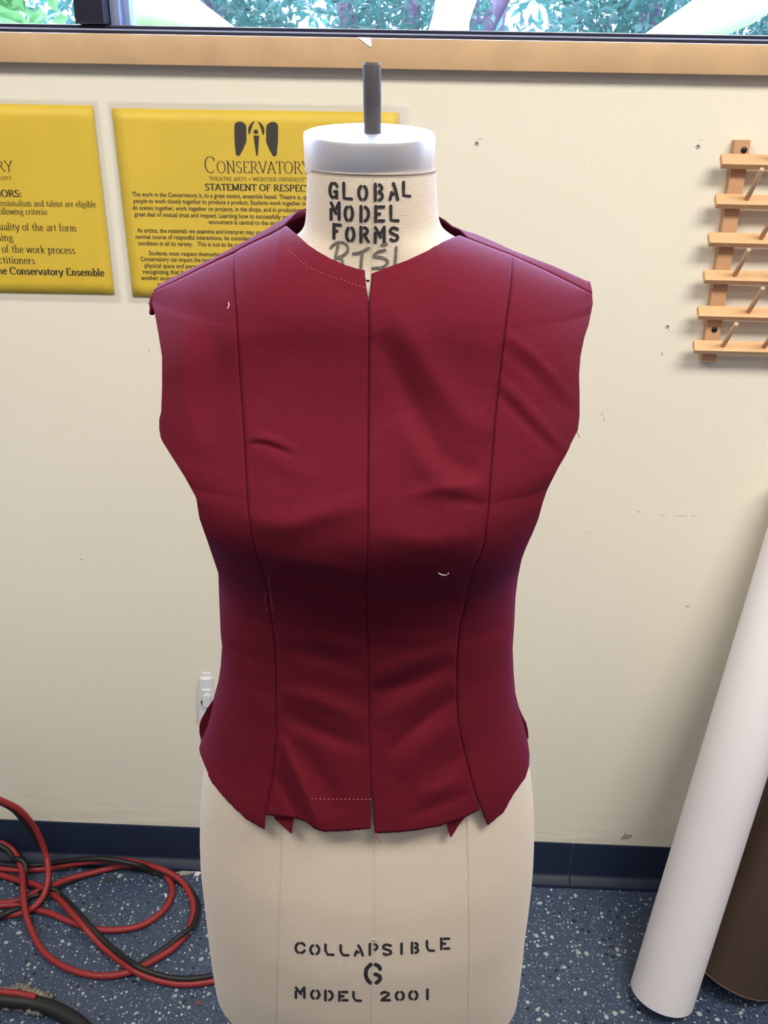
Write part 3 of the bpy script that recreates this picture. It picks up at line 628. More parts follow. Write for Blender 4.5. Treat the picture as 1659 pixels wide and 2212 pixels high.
# stand
cx0 = float(body.ex(.8)[0]); tube('stand_pole', [(cx0, FY, .10), (cx0, FY, zbot-.004)], .014, M['black'], form, 20)
wires = []
zc = zbot-.008
lft = pZ(508, 2192, zc-.0)
for k in range(10):
    t = 2*math.pi*(k+.5)/10; c, a = body.ex(zbot); x = c+a*.80*math.cos(t); y = FY+.088*math.sin(t)
    wires.append(([(x, y, zc), (c+(x-c)*.9, FY+(y-FY)*.95, zc-.16), (c+(x-c)*.6, FY+(y-FY)*.7, zc-.26)], .0028))
for q, zz in ((.80, zc-.002), (.72, zc-.16), (.48, zc-.26)):
    c, a = body.ex(zbot); wires.append(([(c+a*q*math.cos(t), FY+.088*(q/.8)*math.sin(t), zz) for t in np.linspace(0, 2*math.pi, 41)], .0028))
for w in wires: tube('cage_wire', w[0], w[1], M['black'], form, 8)
lathe('hub', [(.03, .10), (.034, .12), (.022, .16), (.015, .165)], M['black'], form, 24, Matrix.Translation((cx0, FY, 0)))
for k in range(4):
    t = math.radians(45+90*k); d = (math.cos(t), math.sin(t))
    lg = tube('foot', spline([(cx0+d[0]*.02, FY+d[1]*.02, .125), (cx0+d[0]*.10, FY+d[1]*.10, .11), (cx0+d[0]*.19, FY+d[1]*.19, .065), (cx0+d[0]*.22, FY+d[1]*.22, .055)], 5), .010, M['black'], form, 12)
    R = Matrix.Translation((cx0+d[0]*.225, FY+d[1]*.225, .022)) @ Matrix.Rotation(t, 4, 'Z') @ Matrix.Rotation(math.radians(90), 4, 'Y')
    lathe('caster', [(.004, -.010), (.021, -.010), (.022, -.006), (.022, .006), (.021, .010), (.004, .010)], M['rubber'], lg, 24, R)
    tube('caster_stem', [(cx0+d[0]*.222, FY+d[1]*.222, .025), (cx0+d[0]*.222, FY+d[1]*.222, .062)], .004, M['black'], lg, 8)
# body seams as fine raised stitching lines
def on_body(pts, off=.0004): return body.hit(np.asarray(pts, float), off=off)
def strip(name, pts, w, m, par, surf=None, dash=None, off=.0005):
    """thin ribbon lying on a surface, width w in metres"""
    s = surf or body; p = s.hit(np.asarray(pts, float), off=off); V = []; F = []
    T = np.gradient(p, axis=0); T /= np.linalg.norm(T, axis=1)[:, None]+1e-9; view = p-CAMP; N = np.cross(T, view); N /= np.linalg.norm(N, axis=1)[:, None]+1e-9
    for i in range(len(p)): V += [tuple(p[i]+N[i]*w/2), tuple(p[i]-N[i]*w/2)]
    for i in range(len(p)-1):
        if dash and (i % dash[1]) >= dash[0]: continue
        F.append((2*i, 2*i+1, 2*i+3, 2*i+2))
    return pyd(name, V, F, m, par)
def dense(pts, n):
    p = np.asarray(pts, float); d = np.r_[0, np.cumsum(np.linalg.norm(np.diff(p, axis=0), axis=1))]; t = np.linspace(0, d[-1], n)
    return np.stack([np.interp(t, d, p[:, 0]), np.interp(t, d, p[:, 1])], 1)
sm = mat('canvas_seam', (.47, .40, .31), .9)
strip('seam', dense([(806, 1740), (808, 1900), (810, 2030), (803, 2100), (801, 2230)], 200), .0007, sm, form, dash=(2, 3))
strip('seam', dense([(610, 1740), (606, 1900), (601, 2050), (596, 2230)], 60), .0005, sm, form)
strip('seam', dense([(1008, 1740), (1012, 1900), (1013, 2050), (1010, 2230)], 60), .0005, sm, form)
strip('seam', dense([(806, 372), (804, 480), (802, 600), (799, 640)], 60), .0004, sm, form)
# stencilled lettering
def G():
    A = arc; g = {}   # unit cell 0..1; pieces separated by stencil bridges
    g['G'] = [A(.46, .5, .38, .44, 100, 262, 12), A(.50, .60, .40, .34, 75, 20, 6), [(.58, .42), (.84, .42)], [(.84, .46), (.84, .04)], [(.62, .12), (.84, .06)]]
    g['C'] = [A(.46, .5, .38, .44, 105, 255, 12), A(.50, .62, .40, .32, 80, 15, 6), A(.50, .38, .40, .32, -15, -80, 6)]
    g['L'] = [[(.18, 1), (.18, .1), (.9, .06)]]
    g['O'] = [A(.46, .5, .34, .43, 108, 252, 12), A(.54, .5, .34, .43, 72, -72, 12)]
    g['0'] = g['O']
    g['B'] = [[(.16, 1), (.16, 0)], A(.44, .74, .32, .21, 80, -80, 8), A(.44, .26, .38, .23, 80, -80, 8)]
    g['A'] = [[(.42, .98), (.52, .9), (.88, .02)], [(.08, .02), (.26, .46)], [(.26, .38), (.46, .34)]]
    g['M'] = [[(.10, 0), (.10, .62)], [(.10, .98), (.34, .66), (.56, .34)], [(.86, .0), (.86, 1)], [(.60, .62), (.84, .96)]]
    g['D'] = [[(.16, 1), (.16, 0)], A(.42, .5, .42, .45, 78, -78, 14)]
    g['E'] = [[(.16, 1), (.16, 0)], [(.40, .95), (.92, .95)], [(.16, .5), (.55, .5)], [(.44, .07), (.92, .07)]]
    g['F'] = [[(.16, 1), (.16, 0)], [(.16, .95), (.92, .93)], [(.16, .5), (.52, .52)]]
    g['R'] = [[(.16, 1), (.16, 0)], A(.42, .73, .36, .23, 85, -85, 8), [(.48, .46), (.88, .02)]]
    g['S'] = [A(.46, .72, .34, .22, 60, 210, 10)+[(.3, .56), (.5, .5)], [(.6, .47)]+A(.5, .28, .36, .21, 50, -60, 8), A(.46, .28, .36, .21, -85, -150, 6), [(.72, .88), (.86, .84)]]
    g['P'] = [[(.16, 1), (.16, 0)], A(.50, .70, .36, .26, 80, -80, 8)]
    g['I'] = [[(.5, 1), (.5, 0)]]
    g['1'] = [[(.5, 1), (.5, 0)]]
    g['6'] = [[(.40, .97), (.18, .78), (.12, .5), (.2, .2), (.38, .04)], [(.62, .96), (.80, .88), (.86, .72)], [(.60, .48), (.84, .40), (.86, .2), (.66, .05)]]
    g['2'] = [A(.42, .72, .34, .22, 170, 60, 6), [(.78, .84), (.8, .66), (.40, .34)], [(.1, .07), (.9, .07)], [(.22, .22), (.34, .3)]]
    return g
STEN = G()
letters = [('G', 710.7, 393, 730, 429), ('L', 738, 395, 762, 432), ('O', 772, 399, 795, 434), ('B', 807, 397, 830.5, 433), ('A', 841, 395, 862, 432), ('L', 868.5, 393, 888, 426),
 ('M', 712.7, 437, 735.3, 474), ('O', 742.5, 443, 764, 479), ('D', 775.7, 445, 800, 479), ('E', 808, 445, 831.6, 479), ('L', 840.4, 444, 863, 479),
 ('F', 717.9, 484, 737.3, 515), ('O', 745.5, 489, 767, 523), ('R', 775.7, 490, 798.8, 523), ('M', 808, 490, 833.6, 524), ('S', 840.8, 490, 862.3, 522)]
low = [('C', 636.6, 2035.6, 660.7, 2060), ('O', 667.6, 2040, 692.3, 2063), ('L', 698.4, 2040, 723.4, 2064), ('L', 731.5, 2041.6, 755.6, 2065), ('A', 764.7, 2041.6, 786.7, 2065), ('P', 795.4, 2038.6, 818.3, 2063), ('S', 825, 2039, 848, 2064), ('I', 858, 2038, 877, 2061), ('B', 886.8, 2036, 907, 2059), ('L', 918.4, 2032.6, 940, 2055), ('E', 949.8, 2026.6, 972.4, 2050.7),
 ('6', 784.3, 2081.7, 827.4, 2125.4), ('M', 636.6, 2132.7, 660.7, 2155.6), ('O', 669.7, 2138, 692.3, 2159), ('D', 699.3, 2139.6, 721.9, 2161.6), ('E', 729.4, 2142, 752.6, 2162), ('L', 759.5, 2142.6, 782, 2163), ('2', 821.7, 2142, 844.6, 2162), ('0', 852.7, 2141, 874.7, 2161.6), ('0', 882, 2139.6, 904, 2160.7), ('1', 914, 2137, 933, 2158.6)]
def strokes_on_body(items, name, m, off=.0005):
    """items: list of (pixel polyline, pixel width)"""
    PV = []; F = []
    for pts, w in items:
        pts = dense(pts, max(4, int(len(pts)*1.6))); v, f = ribbon(pts, w, w)
        # rounded ends
        o = len(PV); PV += [tuple(q) for q in v]; F += [tuple(i+o for i in t) for t in f]
        for e, t in ((pts[0], pts[1]), (pts[-1], pts[-2])):
            d = np.array(e)-np.array(t); d /= np.linalg.norm(d)+1e-9; nn = np.array([-d[1], d[0]]); o = len(PV)
            PV += [tuple(np.array(e)+nn*w/2*math.cos(a)+d*w*.42*math.sin(a)) for a in np.linspace(0, math.pi, 5)]; F.append(tuple(range(o, o+5)))
    W = body.hit(np.array(PV), off=off); o = pyd(name, W, F, m, form); return o
def cell(ch, x0, y0, x1, y1, w): return [([(x0+(x1-x0)*a, y1-(y1-y0)*b) for a, b in st], w) for st in STEN[ch]]
strokes_on_body([q for l in letters for q in cell(*l, 6.6)], 'stencil_lettering', M['ink'])
strokes_on_body([q for l in low for q in cell(*l, 8.5 if l[0] == '6' else 5.4)], 'stencil_lettering', M['ink'])
Z5 = lambda x, y: (640+x/4.88, 230+y/4.88)
hw = [[(360, 1492), (395, 1452), (450, 1432), (505, 1440), (540, 1480), (535, 1530), (490, 1570), (432, 1592)], [(438, 1465), (418, 1560), (402, 1640)], [(432, 1592), (480, 1612), (488, 1680)], [(596, 1552), (680, 1535), (765, 1490)], [(694, 1535), (686, 1620), (680, 1705)],
 [(895, 1462), (955, 1448)], [(938, 1512), (868, 1528), (818, 1578), (900, 1590), (955, 1618), (960, 1650), (915, 1690), (800, 1706)], [(1054, 1480), (1048, 1580), (1038, 1680)]]
strokes_on_body([(spline([Z5(*q)+(0,) for q in s], 5)[:, :2] if len(s) > 2 else [Z5(*q) for q in s], 5.6) for s in hw], 'handwritten_marking', M['marker'], .0006)
pp = body.hit(np.array([[808, 2030.]]), off=.001)[0]
bpin = lathe('hip_pin', [(.0002, -.001), (.0012, 0), (.0014, .0006), (.0003, .0014)], M['pin'], form, 10, Matrix.Translation(pp) @ Matrix.Rotation(math.radians(90), 4, 'X'))

# ---------------------------------------------------------------- the bodice
VL = [(332, 629), (328, 655), (334, 676), (342, 720), (350, 770), (350, 840), (348, 890), (344, 905), (344, 928), (349, 950), (365, 975), (400, 1030), (425, 1075), (432, 1120), (448, 1165), (465, 1215), (473, 1238), (475, 1300), (478, 1370), (481, 1395), (478, 1440), (473, 1472), (462, 1512), (456, 1543), (446, 1577), (434.5, 1600), (430, 1616), (432, 1628), (439, 1645), (451, 1675)]
VR = [(1279, 636), (1281, 655), (1272, 700), (1262, 730), (1254, 770), (1251, 810), (1252, 850), (1252, 900), (1248, 930), (1240, 945), (1220, 985), (1205, 1010), (1180, 1060), (1170, 1090), (1162, 1120), (1150, 1150), (1134, 1185), (1125, 1210), (1117, 1250), (1112, 1290), (1110, 1340), (1106, 1400), (1108, 1450), (1112, 1500), (1120, 1532), (1130, 1565), (1140, 1600), (1144, 1630), (1143, 1655), (1135, 1680)]
SL = [(618, 487), (586, 505), (549, 522), (519, 537), (504, 546), (474, 559), (420, 586), (375, 609), (332, 629)]
SR = [(993, 508), (1050, 530), (1108, 552), (1180, 585), (1240, 615), (1279, 636)]
vz = [1.60, 1.50, 1.46, 1.42, 1.39, 1.35, 1.32, 1.30, 1.28, 1.25, 1.22, 1.18, 1.117, 1.05, .97, .90, .84]
vd = [.086, .087, .091, .096, .104, .124, .139, .143, .140, .122, .103, .091, .0865, .095, .108, .118, .122]
vb = [.060, .070, .078, .092, .097, .101, .102, .102, .101, .098, .095, .091, .086, .096, .115, .127, .130]
class Vest(Surf):
    def __init__(s, *a, **k):
        super().__init__(*a, **k)
        l = onY(SL, np.full(len(SL), FY)); r = onY(SR, np.full(len(SR), FY)); pts = np.vstack([l[::-1], r])
        s.sx, s.sz = pts[:, 0], pts[:, 2]; s.armz = pY(345, 935, FY)[2]; s.tipz = pY(335, 645, FY)[2]
        g = np.linspace(s.sx[0]-.05, s.sx[-1]+.05, 400); k = np.exp(-.5*(np.arange(-40, 41)*(g[1]-g[0])/.011)**2); k /= k.sum()
        s.gx = g; v = np.interp(g, s.sx, s.sz); s.gz = np.maximum(np.convolve(np.pad(v, 40, mode='edge'), k, 'valid'), v-.0015)+.0012
    def zs(s, x): return np.interp(x, s.gx, s.gz)
    def edge(s, z):   # how far the free armhole edges stand forward of the side
        t = np.clip((z-s.armz)/(s.tipz-s.armz), 0, 1); return .55*np.sin(math.pi*t)**.7
    def S(s, x, z, L=.062): t = np.clip((s.zs(x)-z)/L, 0, 1); return np.sqrt(np.maximum(1-(1-t)**2, 0))
    def prof(s, x, z):
        c, a = s.ex(z); u = np.clip(np.abs((x-c)/a), 0, 1); n = 2.2+.5*np.exp(-((z-1.29)/.06)**2); e = s.edge(z)*.6
        return e+(1-e)*(1-u**n)**(1/n)
    def F(s, x, z): return FY-np.interp(z, s.zf, s.bf)*s.prof(x, z)*s.S(x, z)
    def B(s, x, z): return FY+np.interp(z, s.zb, s.bb)*s.prof(x, z)*s.S(x, z, .06)
vest = Vest(VL, VR, vz, vd, vz, vb, 2.2, 1.2)
# soft creases: (points, half-width px, height m)  + stands out, - sinks
FOLDS = [
 ([(838, 640), (905, 760), (985, 880), (1060, 950)], 34, .0050), ([(815, 720), (880, 860), (955, 985), (1040, 1030)], 26, -.0040), ([(860, 900), (950, 1030), (1045, 1085)], 34, .0042),
 ([(1083, 715), (1150, 765), (1255, 880)], 11, .0016), ([(1080, 745), (1140, 800), (1235, 900)], 14, -.0016),
 ([(1070, 815), (1130, 870), (1235, 985)], 12, .0020), ([(1072, 845), (1125, 905), (1205, 985)], 11, -.0018),
 ([(530, 945), (580, 950), (645, 975)], 12, .0020), ([(538, 957), (580, 961), (636, 984)], 5, -.0026), ([(545, 975), (610, 1000), (680, 1040)], 24, .0018),
 ([(520, 1120), (620, 1135), (700, 1110), (800, 1090)], 26, .0035), ([(880, 1075), (950, 1055), (1050, 1045)], 14, .0020), ([(960, 1085), (1000, 1082), (1050, 1090)], 14, -.0022),
 ([(800, 1150), (930, 1170), (1045, 1150)], 26, .0025),
 ([(575, 1210), (680, 1225), (790, 1250), (900, 1265), (1000, 1262)], 22, .0035), ([(590, 1237), (690, 1252), (800, 1285), (990, 1292)], 16, -.0042), ([(600, 1270), (700, 1300), (830, 1325), (990, 1325)], 24, .0026),
 ([(600, 1365), (700, 1385), (790, 1400)], 20, .0028), ([(600, 1400), (700, 1420), (790, 1450)], 20, -.0026), ([(470, 1390), (540, 1420), (595, 1450)], 16, -.0018), ([(480, 1420), (530, 1480), (590, 1560)], 30, .0025),
 ([(810, 1375), (900, 1380), (985, 1375)], 18, .0020), ([(805, 1465), (900, 1425), (985, 1400)], 20, .0034), ([(805, 1500), (880, 1475), (985, 1432)], 16, -.0036), ([(810, 1560), (900, 1510), (985, 1465)], 22, .0036),
 ([(840, 1625), (910, 1560), (988, 1500)], 15, -.0036), ([(860, 1680), (920, 1610), (990, 1560)], 26, .0034), ([(940, 1665), (985, 1640), (1010, 1610)], 12, -.0018),
 ([(605, 1495), (690, 1515), (795, 1560)], 20, .0040), ([(605, 1535), (680, 1575), (795, 1620)], 18, -.0036), ([(604, 1590), (640, 1670), (690, 1790)], 13, .0055), ([(640, 1600), (700, 1690), (730, 1760)], 24, -.0040), ([(590, 1660), (625, 1720), (650, 1790)], 13, -.0045),
 ([(900, 1720), (960, 1700), (1010, 1680)], 16, .0025), ([(880, 1765), (960, 1735), (1015, 1715)], 12, -.0020),
 ([(470, 1250), (500, 1300), (540, 1330)], 20, .0018), ([(1000, 1330), (1050, 1290), (1110, 1260)], 20, .0018), ([(1010, 1400), (1060, 1360), (1105, 1350)], 18, -.0016),
 ([(640, 560), (700, 600), (790, 650)], 12, -.0012), ([(820, 620), (880, 590), (950, 560)], 16, -.0012), ([(430, 640), (470, 800), (440, 950)], 26, -.0028), ([(395, 700), (400, 850), (420, 980)], 22, .0022)]
def fold_disp(px):
    d = np.zeros(len(px))
    for pts, w, h in FOLDS:
        p = spline([q+(0,) for q in pts], 6)[:, :2]; best = np.full(len(px), 1e9); par = np.zeros(len(px))
        for i in range(len(p)-1):
            a, b = p[i], p[i+1]; ab = b-a; t = np.clip(((px-a)@ab)/(ab@ab), 0, 1); q = a+t[:, None]*ab; r = np.linalg.norm(px-q, axis=1)
            m_ = r < best; best[m_] = r[m_]; par[m_] = (i+t[m_])/(len(p)-1)
        endf = np.sin(np.clip(par, .0, 1)*math.pi)**.5*.75+.25*np.sin(par*math.pi)
        d += h*np.exp(-(best/w)**2)*endf
    # slow hand-cut waviness
    d += .0006*np.sin(px[:, 0]*.021+px[:, 1]*.013)*np.sin(px[:, 1]*.017-px[:, 0]*.008)
    return d
def by_y(pts, n):
    p = np.asarray(pts, float); t = (p[:, 1]-p[0, 1])/(p[-1, 1]-p[0, 1]); t = np.maximum.accumulate(t+np.arange(len(t))*1e-6); s = np.linspace(0, 1, n); t = (t-t[0])/(t[-1]-t[0])
    return np.stack([np.interp(s, t, p[:, 0]), np.interp(s, t, p[:, 1])], 1)
def panel(name, top, bottom, left, right, nx, ny, parent, ease=(0, 0), seamL=True, seamR=True, fray=()):
    """pattern piece bounded by four cut lines; Coons patch draped over the bust surface"""
    L = by_y(left, ny); R = by_y(right, ny); s = np.linspace(0, 1, nx)
    a, b = ease
    if a and b: s = .5-.5*np.cos(math.pi*s)
    elif a: s = 1-np.cos(s*math.pi/2)
    elif b: s = np.sin(s*math.pi/2)
    def at(p, s):
        p = np.asarray(p, float); d = np.r_[0, np.cumsum(np.linalg.norm(np.diff(p, axis=0), axis=1))]; d /= d[-1]; return np.stack([np.interp(s, d, p[:, 0]), np.interp(s, d, p[:, 1])], 1)
    T = at(top, s); B = at(bottom, s); v = np.linspace(0, 1, ny)[:, None, None]; S = s[None, :, None]
    G_ = (1-S)*L[:, None]+S*R[:, None]+(1-v)*T[None]+v*B[None]-((1-S)*(1-v)*T[0]+S*(1-v)*T[-1]+(1-S)*v*B[0]+S*v*B[-1])
    # ragged cut edges
    jit = lambda n: rng.normal(0, .7, n)
    G_[-1, :, 1] += jit(nx)*.7
    px = G_.reshape(-1, 2)
    dl = np.linalg.norm(G_-L[:, None], axis=2).reshape(-1); dr = np.linalg.norm(G_-R[:, None], axis=2).reshape(-1)
    disp = fold_disp(px)
    yy = px[:, 1]
    if seamL: disp -= .0016*np.exp(-(dl/2.6)**2)
    if seamR: disp -= .0016*np.exp(-(dr/2.6)**2)
    # keep silhouettes where they are
    W = vest.hit(px, disp=disp)
    F = []
    for j in range(ny-1):
        for i in range(nx-1): q = j*nx+i; F.append((q, q+nx, q+nx+1, q+1))
    if a or b:   # below the armhole the piece carries on round the side to the seam with the back
        e = 0 if a else nx-1; rows = [j for j in range(ny) if G_[j, e, 1] > 936]; K = 4
        P1 = onY(G_[rows, e], np.full(len(rows), FY+.0015)); base = len(W); ex = []
        for r, j in enumerate(rows):
            for k in range(1, K+1): ex.append(W[j*nx+e]+(P1[r]-W[j*nx+e])*k/K)
        W = np.vstack([W, ex]); cols = [[j*nx+e]+[base+r*K+k for k in range(K)] for r, j in enumerate(rows)]
        for r in range(len(rows)-1):
            for k in range(K):
                q = (cols[r][k], cols[r][k+1], cols[r+1][k+1], cols[r+1][k]); F.append(q if a else q[::-1])
    o = pyd(name, W, F, M['wine'], parent, True); md = o.modifiers.new('thick', 'SOLIDIFY'); md.thickness = .0011; md.offset = -1
    return o
vt = thing('bodice', 'wine-red sleeveless bodice with raw edges draped on the dress form', 'garment', (float(pY(800, 1000, FY)[0]), FY, pY(800, 1790, FY-.1)[2]))
cs = [(796, 900), (795, 1100), (794, 1200), (793, 1300), (796, 1450), (798, 1600), (801, 1690)]
PLs = [(504, 548), (507, 620), (512, 700), (516, 760), (521, 840), (525, 900), (530, 980), (533, 1050), (537, 1115), (545, 1150), (556, 1200), (570, 1240), (580, 1290), (590, 1350), (597, 1400), (598, 1500), (598, 1600), (590, 1680), (573, 1759)]
PRs = [(1108, 552), (1103, 620), (1093, 700), (1085, 760), (1076, 840), (1068, 920), (1062, 1000), (1057, 1060), (1055, 1100), (1050, 1140), (1043, 1180), (1025, 1220), (1013, 1260), (1003, 1310), (992, 1350), (986, 1420), (986, 1500), (989, 1560), (999, 1610), (1013, 1665), (1025, 1710)]
NL = [(618, 487), (645, 510), (667, 530), (690, 545), (715, 559), (745, 572), (770, 580), (788, 583.5)]
NR = [(802, 591), (830, 580), (880, 562), (925, 541), (945, 528), (975, 514), (993, 508)]
# centre-left piece: shoulder then neckline on top
tl = [(504, 548), (519, 538), (549, 523), (586, 506), (618, 487)]+NL[1:]
fl = panel('front_panel', tl, [(573, 1760), (600, 1764), (640, 1768), (663, 1777), (680, 1791), (700, 1797), (750, 1795), (801, 1790)], PLs[:-1]+[(573, 1760)], [(788, 583.5), (790, 612), (794, 638), (796, 650)]+[(797, 700)]+cs+[(801, 1790)], 84, 230, vt)
fr_ = panel('front_panel', NR+[(1050, 530), (1108, 552)], [(809, 1800), (850, 1799), (900, 1794), (950, 1785), (1000, 1768), (1037, 1749)], [(802, 591), (801, 612), (798, 638), (796.4, 650), (797.4, 700)]+cs+[(806, 1740), (809, 1800)], PRs+[(1037, 1749)], 84, 230, vt)
sl_ = panel('side_panel', SL[4:][::-1], [(451, 1675), (457, 1690), (480, 1718), (510, 1750), (540, 1775), (572, 1792)], VL, PLs[:-1]+[(574, 1755), (572, 1792)], 60, 260, vt, ease=(1, 0), seamL=False)
sr_ = panel('side_panel', SR[2:], [(1053, 1784), (1075, 1765), (1092, 1748), (1110, 1715), (1135, 1680)], PRs+[(1053, 1784)], VR, 60, 260, vt, ease=(0, 1), seamR=False)
# back piece
def back_panel():
    nx, ny = 90, 150; V = []; F = []; row0 = []; nxl = pY(618, 487, FY)[0]-.001; nxr = pY(993, 508, FY)[0]+.001
    zt_pts = np.array([pY(332, 626, FY), pY(420, 583, FY), pY(519, 531, FY), pY(590, 492, FY+.005), pY(623, 471, FY+.02), pY(645, 461, FY+.035), pY(664, 456, FY+.045), pY(800, 455, FY+.055), pY(948, 475, FY+.045), pY(962, 484, FY+.035), pY(972, 497, FY+.02), pY(1000, 506, FY+.008), pY(1108, 549, FY), pY(1200, 584, FY), pY(1276, 618, FY)])
    zh = np.array([pY(436, 1598, FY)[2], pY(500, 1700, FY+.05)[2], pY(800, 1780, FY+.10)[2], pY(1050, 1740, FY+.08)[2], pY(1141, 1588, FY)[2]]); xh = np.array([pY(436, 1598, FY)[0], pY(500, 1700, FY)[0], pY(800, 1780, FY)[0], pY(1050, 1740, FY)[0], pY(1141, 1588, FY)[0]])
    zh[1:4] = [.975, .955, .975]
    us = np.sin(np.linspace(-math.pi/2, math.pi/2, nx)); flare = lambda z: .004*np.exp(-((z-zh[0])/.03)**2)
    for j in range(ny):
        v = j/(ny-1)
        for u in us:
            z = 1.2
            for _ in range(25):
                c, a = vest.ex(z); x = c+u*a
                zt = np.interp(x, zt_pts[:, 0], zt_pts[:, 2]); zb_ = np.interp(x, xh, zh); z2 = zt+(zb_-zt)*v; z = .5*z+.5*z2
            lip = np.interp(x, zt_pts[:, 0], zt_pts[:, 1]); rel = 1-abs(u)
            y = float(vest.B(x, z))+(lip+.018-FY)*math.exp(-max(zt-z, 0)/.04)+.002*math.sin(u*9+z*20)*min(1, rel*6)
            row0.append((float(x), float(zt), float(y))) if j == 0 else None
            V.append((float(x), y, float(z)))
    K = 7; pre = []
    for k in range(K):
        for (x, zt, y) in row0:
            seam_z = float(np.interp(x, vest.sx, vest.sz))
            if nxl < x < nxr: pre.append((x, y, zt))
            else: t = k/K; pre.append((x, FY+(y-FY)*t, seam_z+(zt-seam_z)*math.sin(t*math.pi/2)))
    V = pre+V; ny += K
    for j in range(ny-1):
        for i in range(nx-1): q = j*nx+i; F.append((q, q+1, q+nx+1, q+nx))
    o = pyd('back_panel', V, F, M['wine'], vt, True); md = o.modifiers.new('thick', 'SOLIDIFY'); md.thickness = .0011; md.offset = 0
back_panel()
# seam allowances peeping under the hem and back hem flare at the sides
def flap(name, pts, off=-.004):
    w = vest.hit(np.asarray(pts, float), off=off); n = len(w); dv = np.array([0, .0011, 0]); V = [tuple(a) for a in w]+[tuple(a+dv) for a in w]
    return pyd(name, V, [tuple(range(n)), tuple(range(2*n-1, n-1, -1))]+[(i, n+i, n+(i+1) % n, (i+1) % n) for i in range(n)], M['wine'], vt)
flap('seam_allowance', [(591, 1750), (636, 1755), (634, 1776), (630, 1802), (614, 1788), (593, 1769)])
flap('seam_allowance', [(520, 1748), (545, 1765), (548, 1777), (533, 1771), (526, 1765)])
flap('seam_allowance', [(962, 1768), (1000, 1756), (1003, 1767), (990, 1784), (974, 1810), (968, 1796), (965, 1778)])
flap('seam_allowance', [(1080, 1738), (1092, 1744), (1090, 1752), (1085, 1758), (1070, 1768), (1066, 1760)])
def hipflap(pts, Y):
    w = onY(pts, np.full(len(pts), Y)); n = len(w); V = [tuple(a) for a in w]+[(a[0], a[1]+.0011, a[2]) for a in w]
    pyd('back_hem_flare', V, [tuple(range(n)), tuple(range(2*n-1, n-1, -1))]+[(i, n+i, n+(i+1) % n, (i+1) % n) for i in range(n)], M['wine'], vt)
hipflap([(462, 1510), (448, 1530), (434, 1555), (430.5, 1568), (431, 1585), (433, 1592), (434, 1600), (455, 1600), (475, 1540)], FY+.012)
hipflap([(1116, 1518), (1128, 1545), (1137, 1563), (1140.5, 1578), (1142, 1596), (1120, 1596), (1108, 1540)], FY+.012)
# rolled armhole corner at the left shoulder
fl_ = tube('armhole_roll', spline([pY(333, 636, FY+.002), pY(328, 652, FY-.004), pY(329, 666, FY-.008), pY(328, 677, FY-.006)], 5), [.0022]*16, M['wine'], vt, 8)
# stitching
strip('basting_stitches', dense([(622, 540), (660, 572), (700, 592), (740, 605), (790, 622)], 66), .0004, M['stitch'], vt, vest, (1, 3), .0022)
strip('basting_stitches', dense([(655, 1725), (720, 1726), (801, 1727)], 50), .0005, M['stitch'], vt, vest, (1, 3), .0035)
strip('basting_stitches', dense([(574, 1275), (573, 1300), (576, 1318)], 24), .0006, M['stitch'], vt, vest, (1, 2), .0010)
strip('basting_stitches', dense([(580, 1245), (585, 1290), (589, 1318)], 36), .0006, M['stitch'], vt, vest, (1, 2), .0026)
def thr(pts, m, r=.00035, off=.003, nm='loose_thread'):
    w = vest.hit(np.asarray(dense(pts, 14)), off=off); tube(nm, w, r, m, vt, 6)
thr([(494, 653), (495, 660), (491, 667)], M['thread'], .0003, .0015, 'lint_thread')
thr([(947, 1238), (955, 1242), (964, 1243), (969, 1238)], M['thread'], .0004, .004, 'lint_thread')
w = onY(dense([(809, 1799), (815, 1810), (820, 1818), (824, 1822)], 10), np.full(10, FY-.125)); tube('loose_thread', w, .0003, M['threadr'], vt, 6)
for a, b, c in (((333, 648), (325, 651), (320, 657)), ((333, 640), (327, 645), (324, 643)), ((1246, 934), (1250, 940), (1251, 946)), ((454, 1680), (452, 1674), (449, 1671))):
    w = onY(dense([a, b, c], 8), np.full(8, FY-.002)); tube('loose_thread', w, .0003, M['threadr'], vt, 6)
# pin with round head at the neck notch
q = body.hit(np.array([[795.5, 606.]]), off=.001)[0]
pn = thing('dress_pin', 'round-headed steel pin at the neck notch of the bodice', 'pin', tuple(q))
d = Vector((0, -1, .25)).normalized(); tube('shaft', [Vector(q)-d*.002, Vector(q)+d*.006], .0003, M['pin'], pn, 8)
bm = bmesh.new(); bmesh.ops.create_uvsphere(bm, u_segments=16, v_segments=10, radius=.0016, matrix=Matrix.Translation(Vector(q)+d*.006)); obj('pin_head', bm, M['pin'], pn, True)

# ---------------------------------------------------------------- cords on the floor
def cord(name, label, pts, rred=.0064, par=None):
    """twin cord: red and black conductors side by side; entries (x, y, height or ('Y',y), roll angle of the black one)"""
    P3 = []; ang = []
    for x, y, h, a in pts:
        P3.append(pY(x, y, h[1]) if isinstance(h, tuple) else pZ(x, y, h)); ang.append(a)
    S = spline(P3, 7); A = np.interp(np.linspace(0, 1, len(S)), np.linspace(0, 1, len(ang)), ang)
    T = np.gradient(S, axis=0); T /= np.linalg.norm(T, axis=1)[:, None]; H = np.cross(T, (0, 0, 1.)); H /= np.linalg.norm(H, axis=1)[:, None]+1e-9; Bn = np.cross(H, T)
    rb_ = rred*.92; off = (np.cos(np.radians(A))[:, None]*H+np.sin(np.radians(A))[:, None]*Bn)*(rred*.8+rb_*.72)
    if par is None: par = thing(name, label, 'cord', (float(S[0][0]), float(S[0][1]), 0))
    tube('red_conductor', S, rred, M['red'], par, 12); B = S+off; B[:, 2] = np.maximum(B[:, 2], rb_+.0005); tube('black_conductor', B, rb_, M['rubber'], par, 10)
    return par
h = .0075
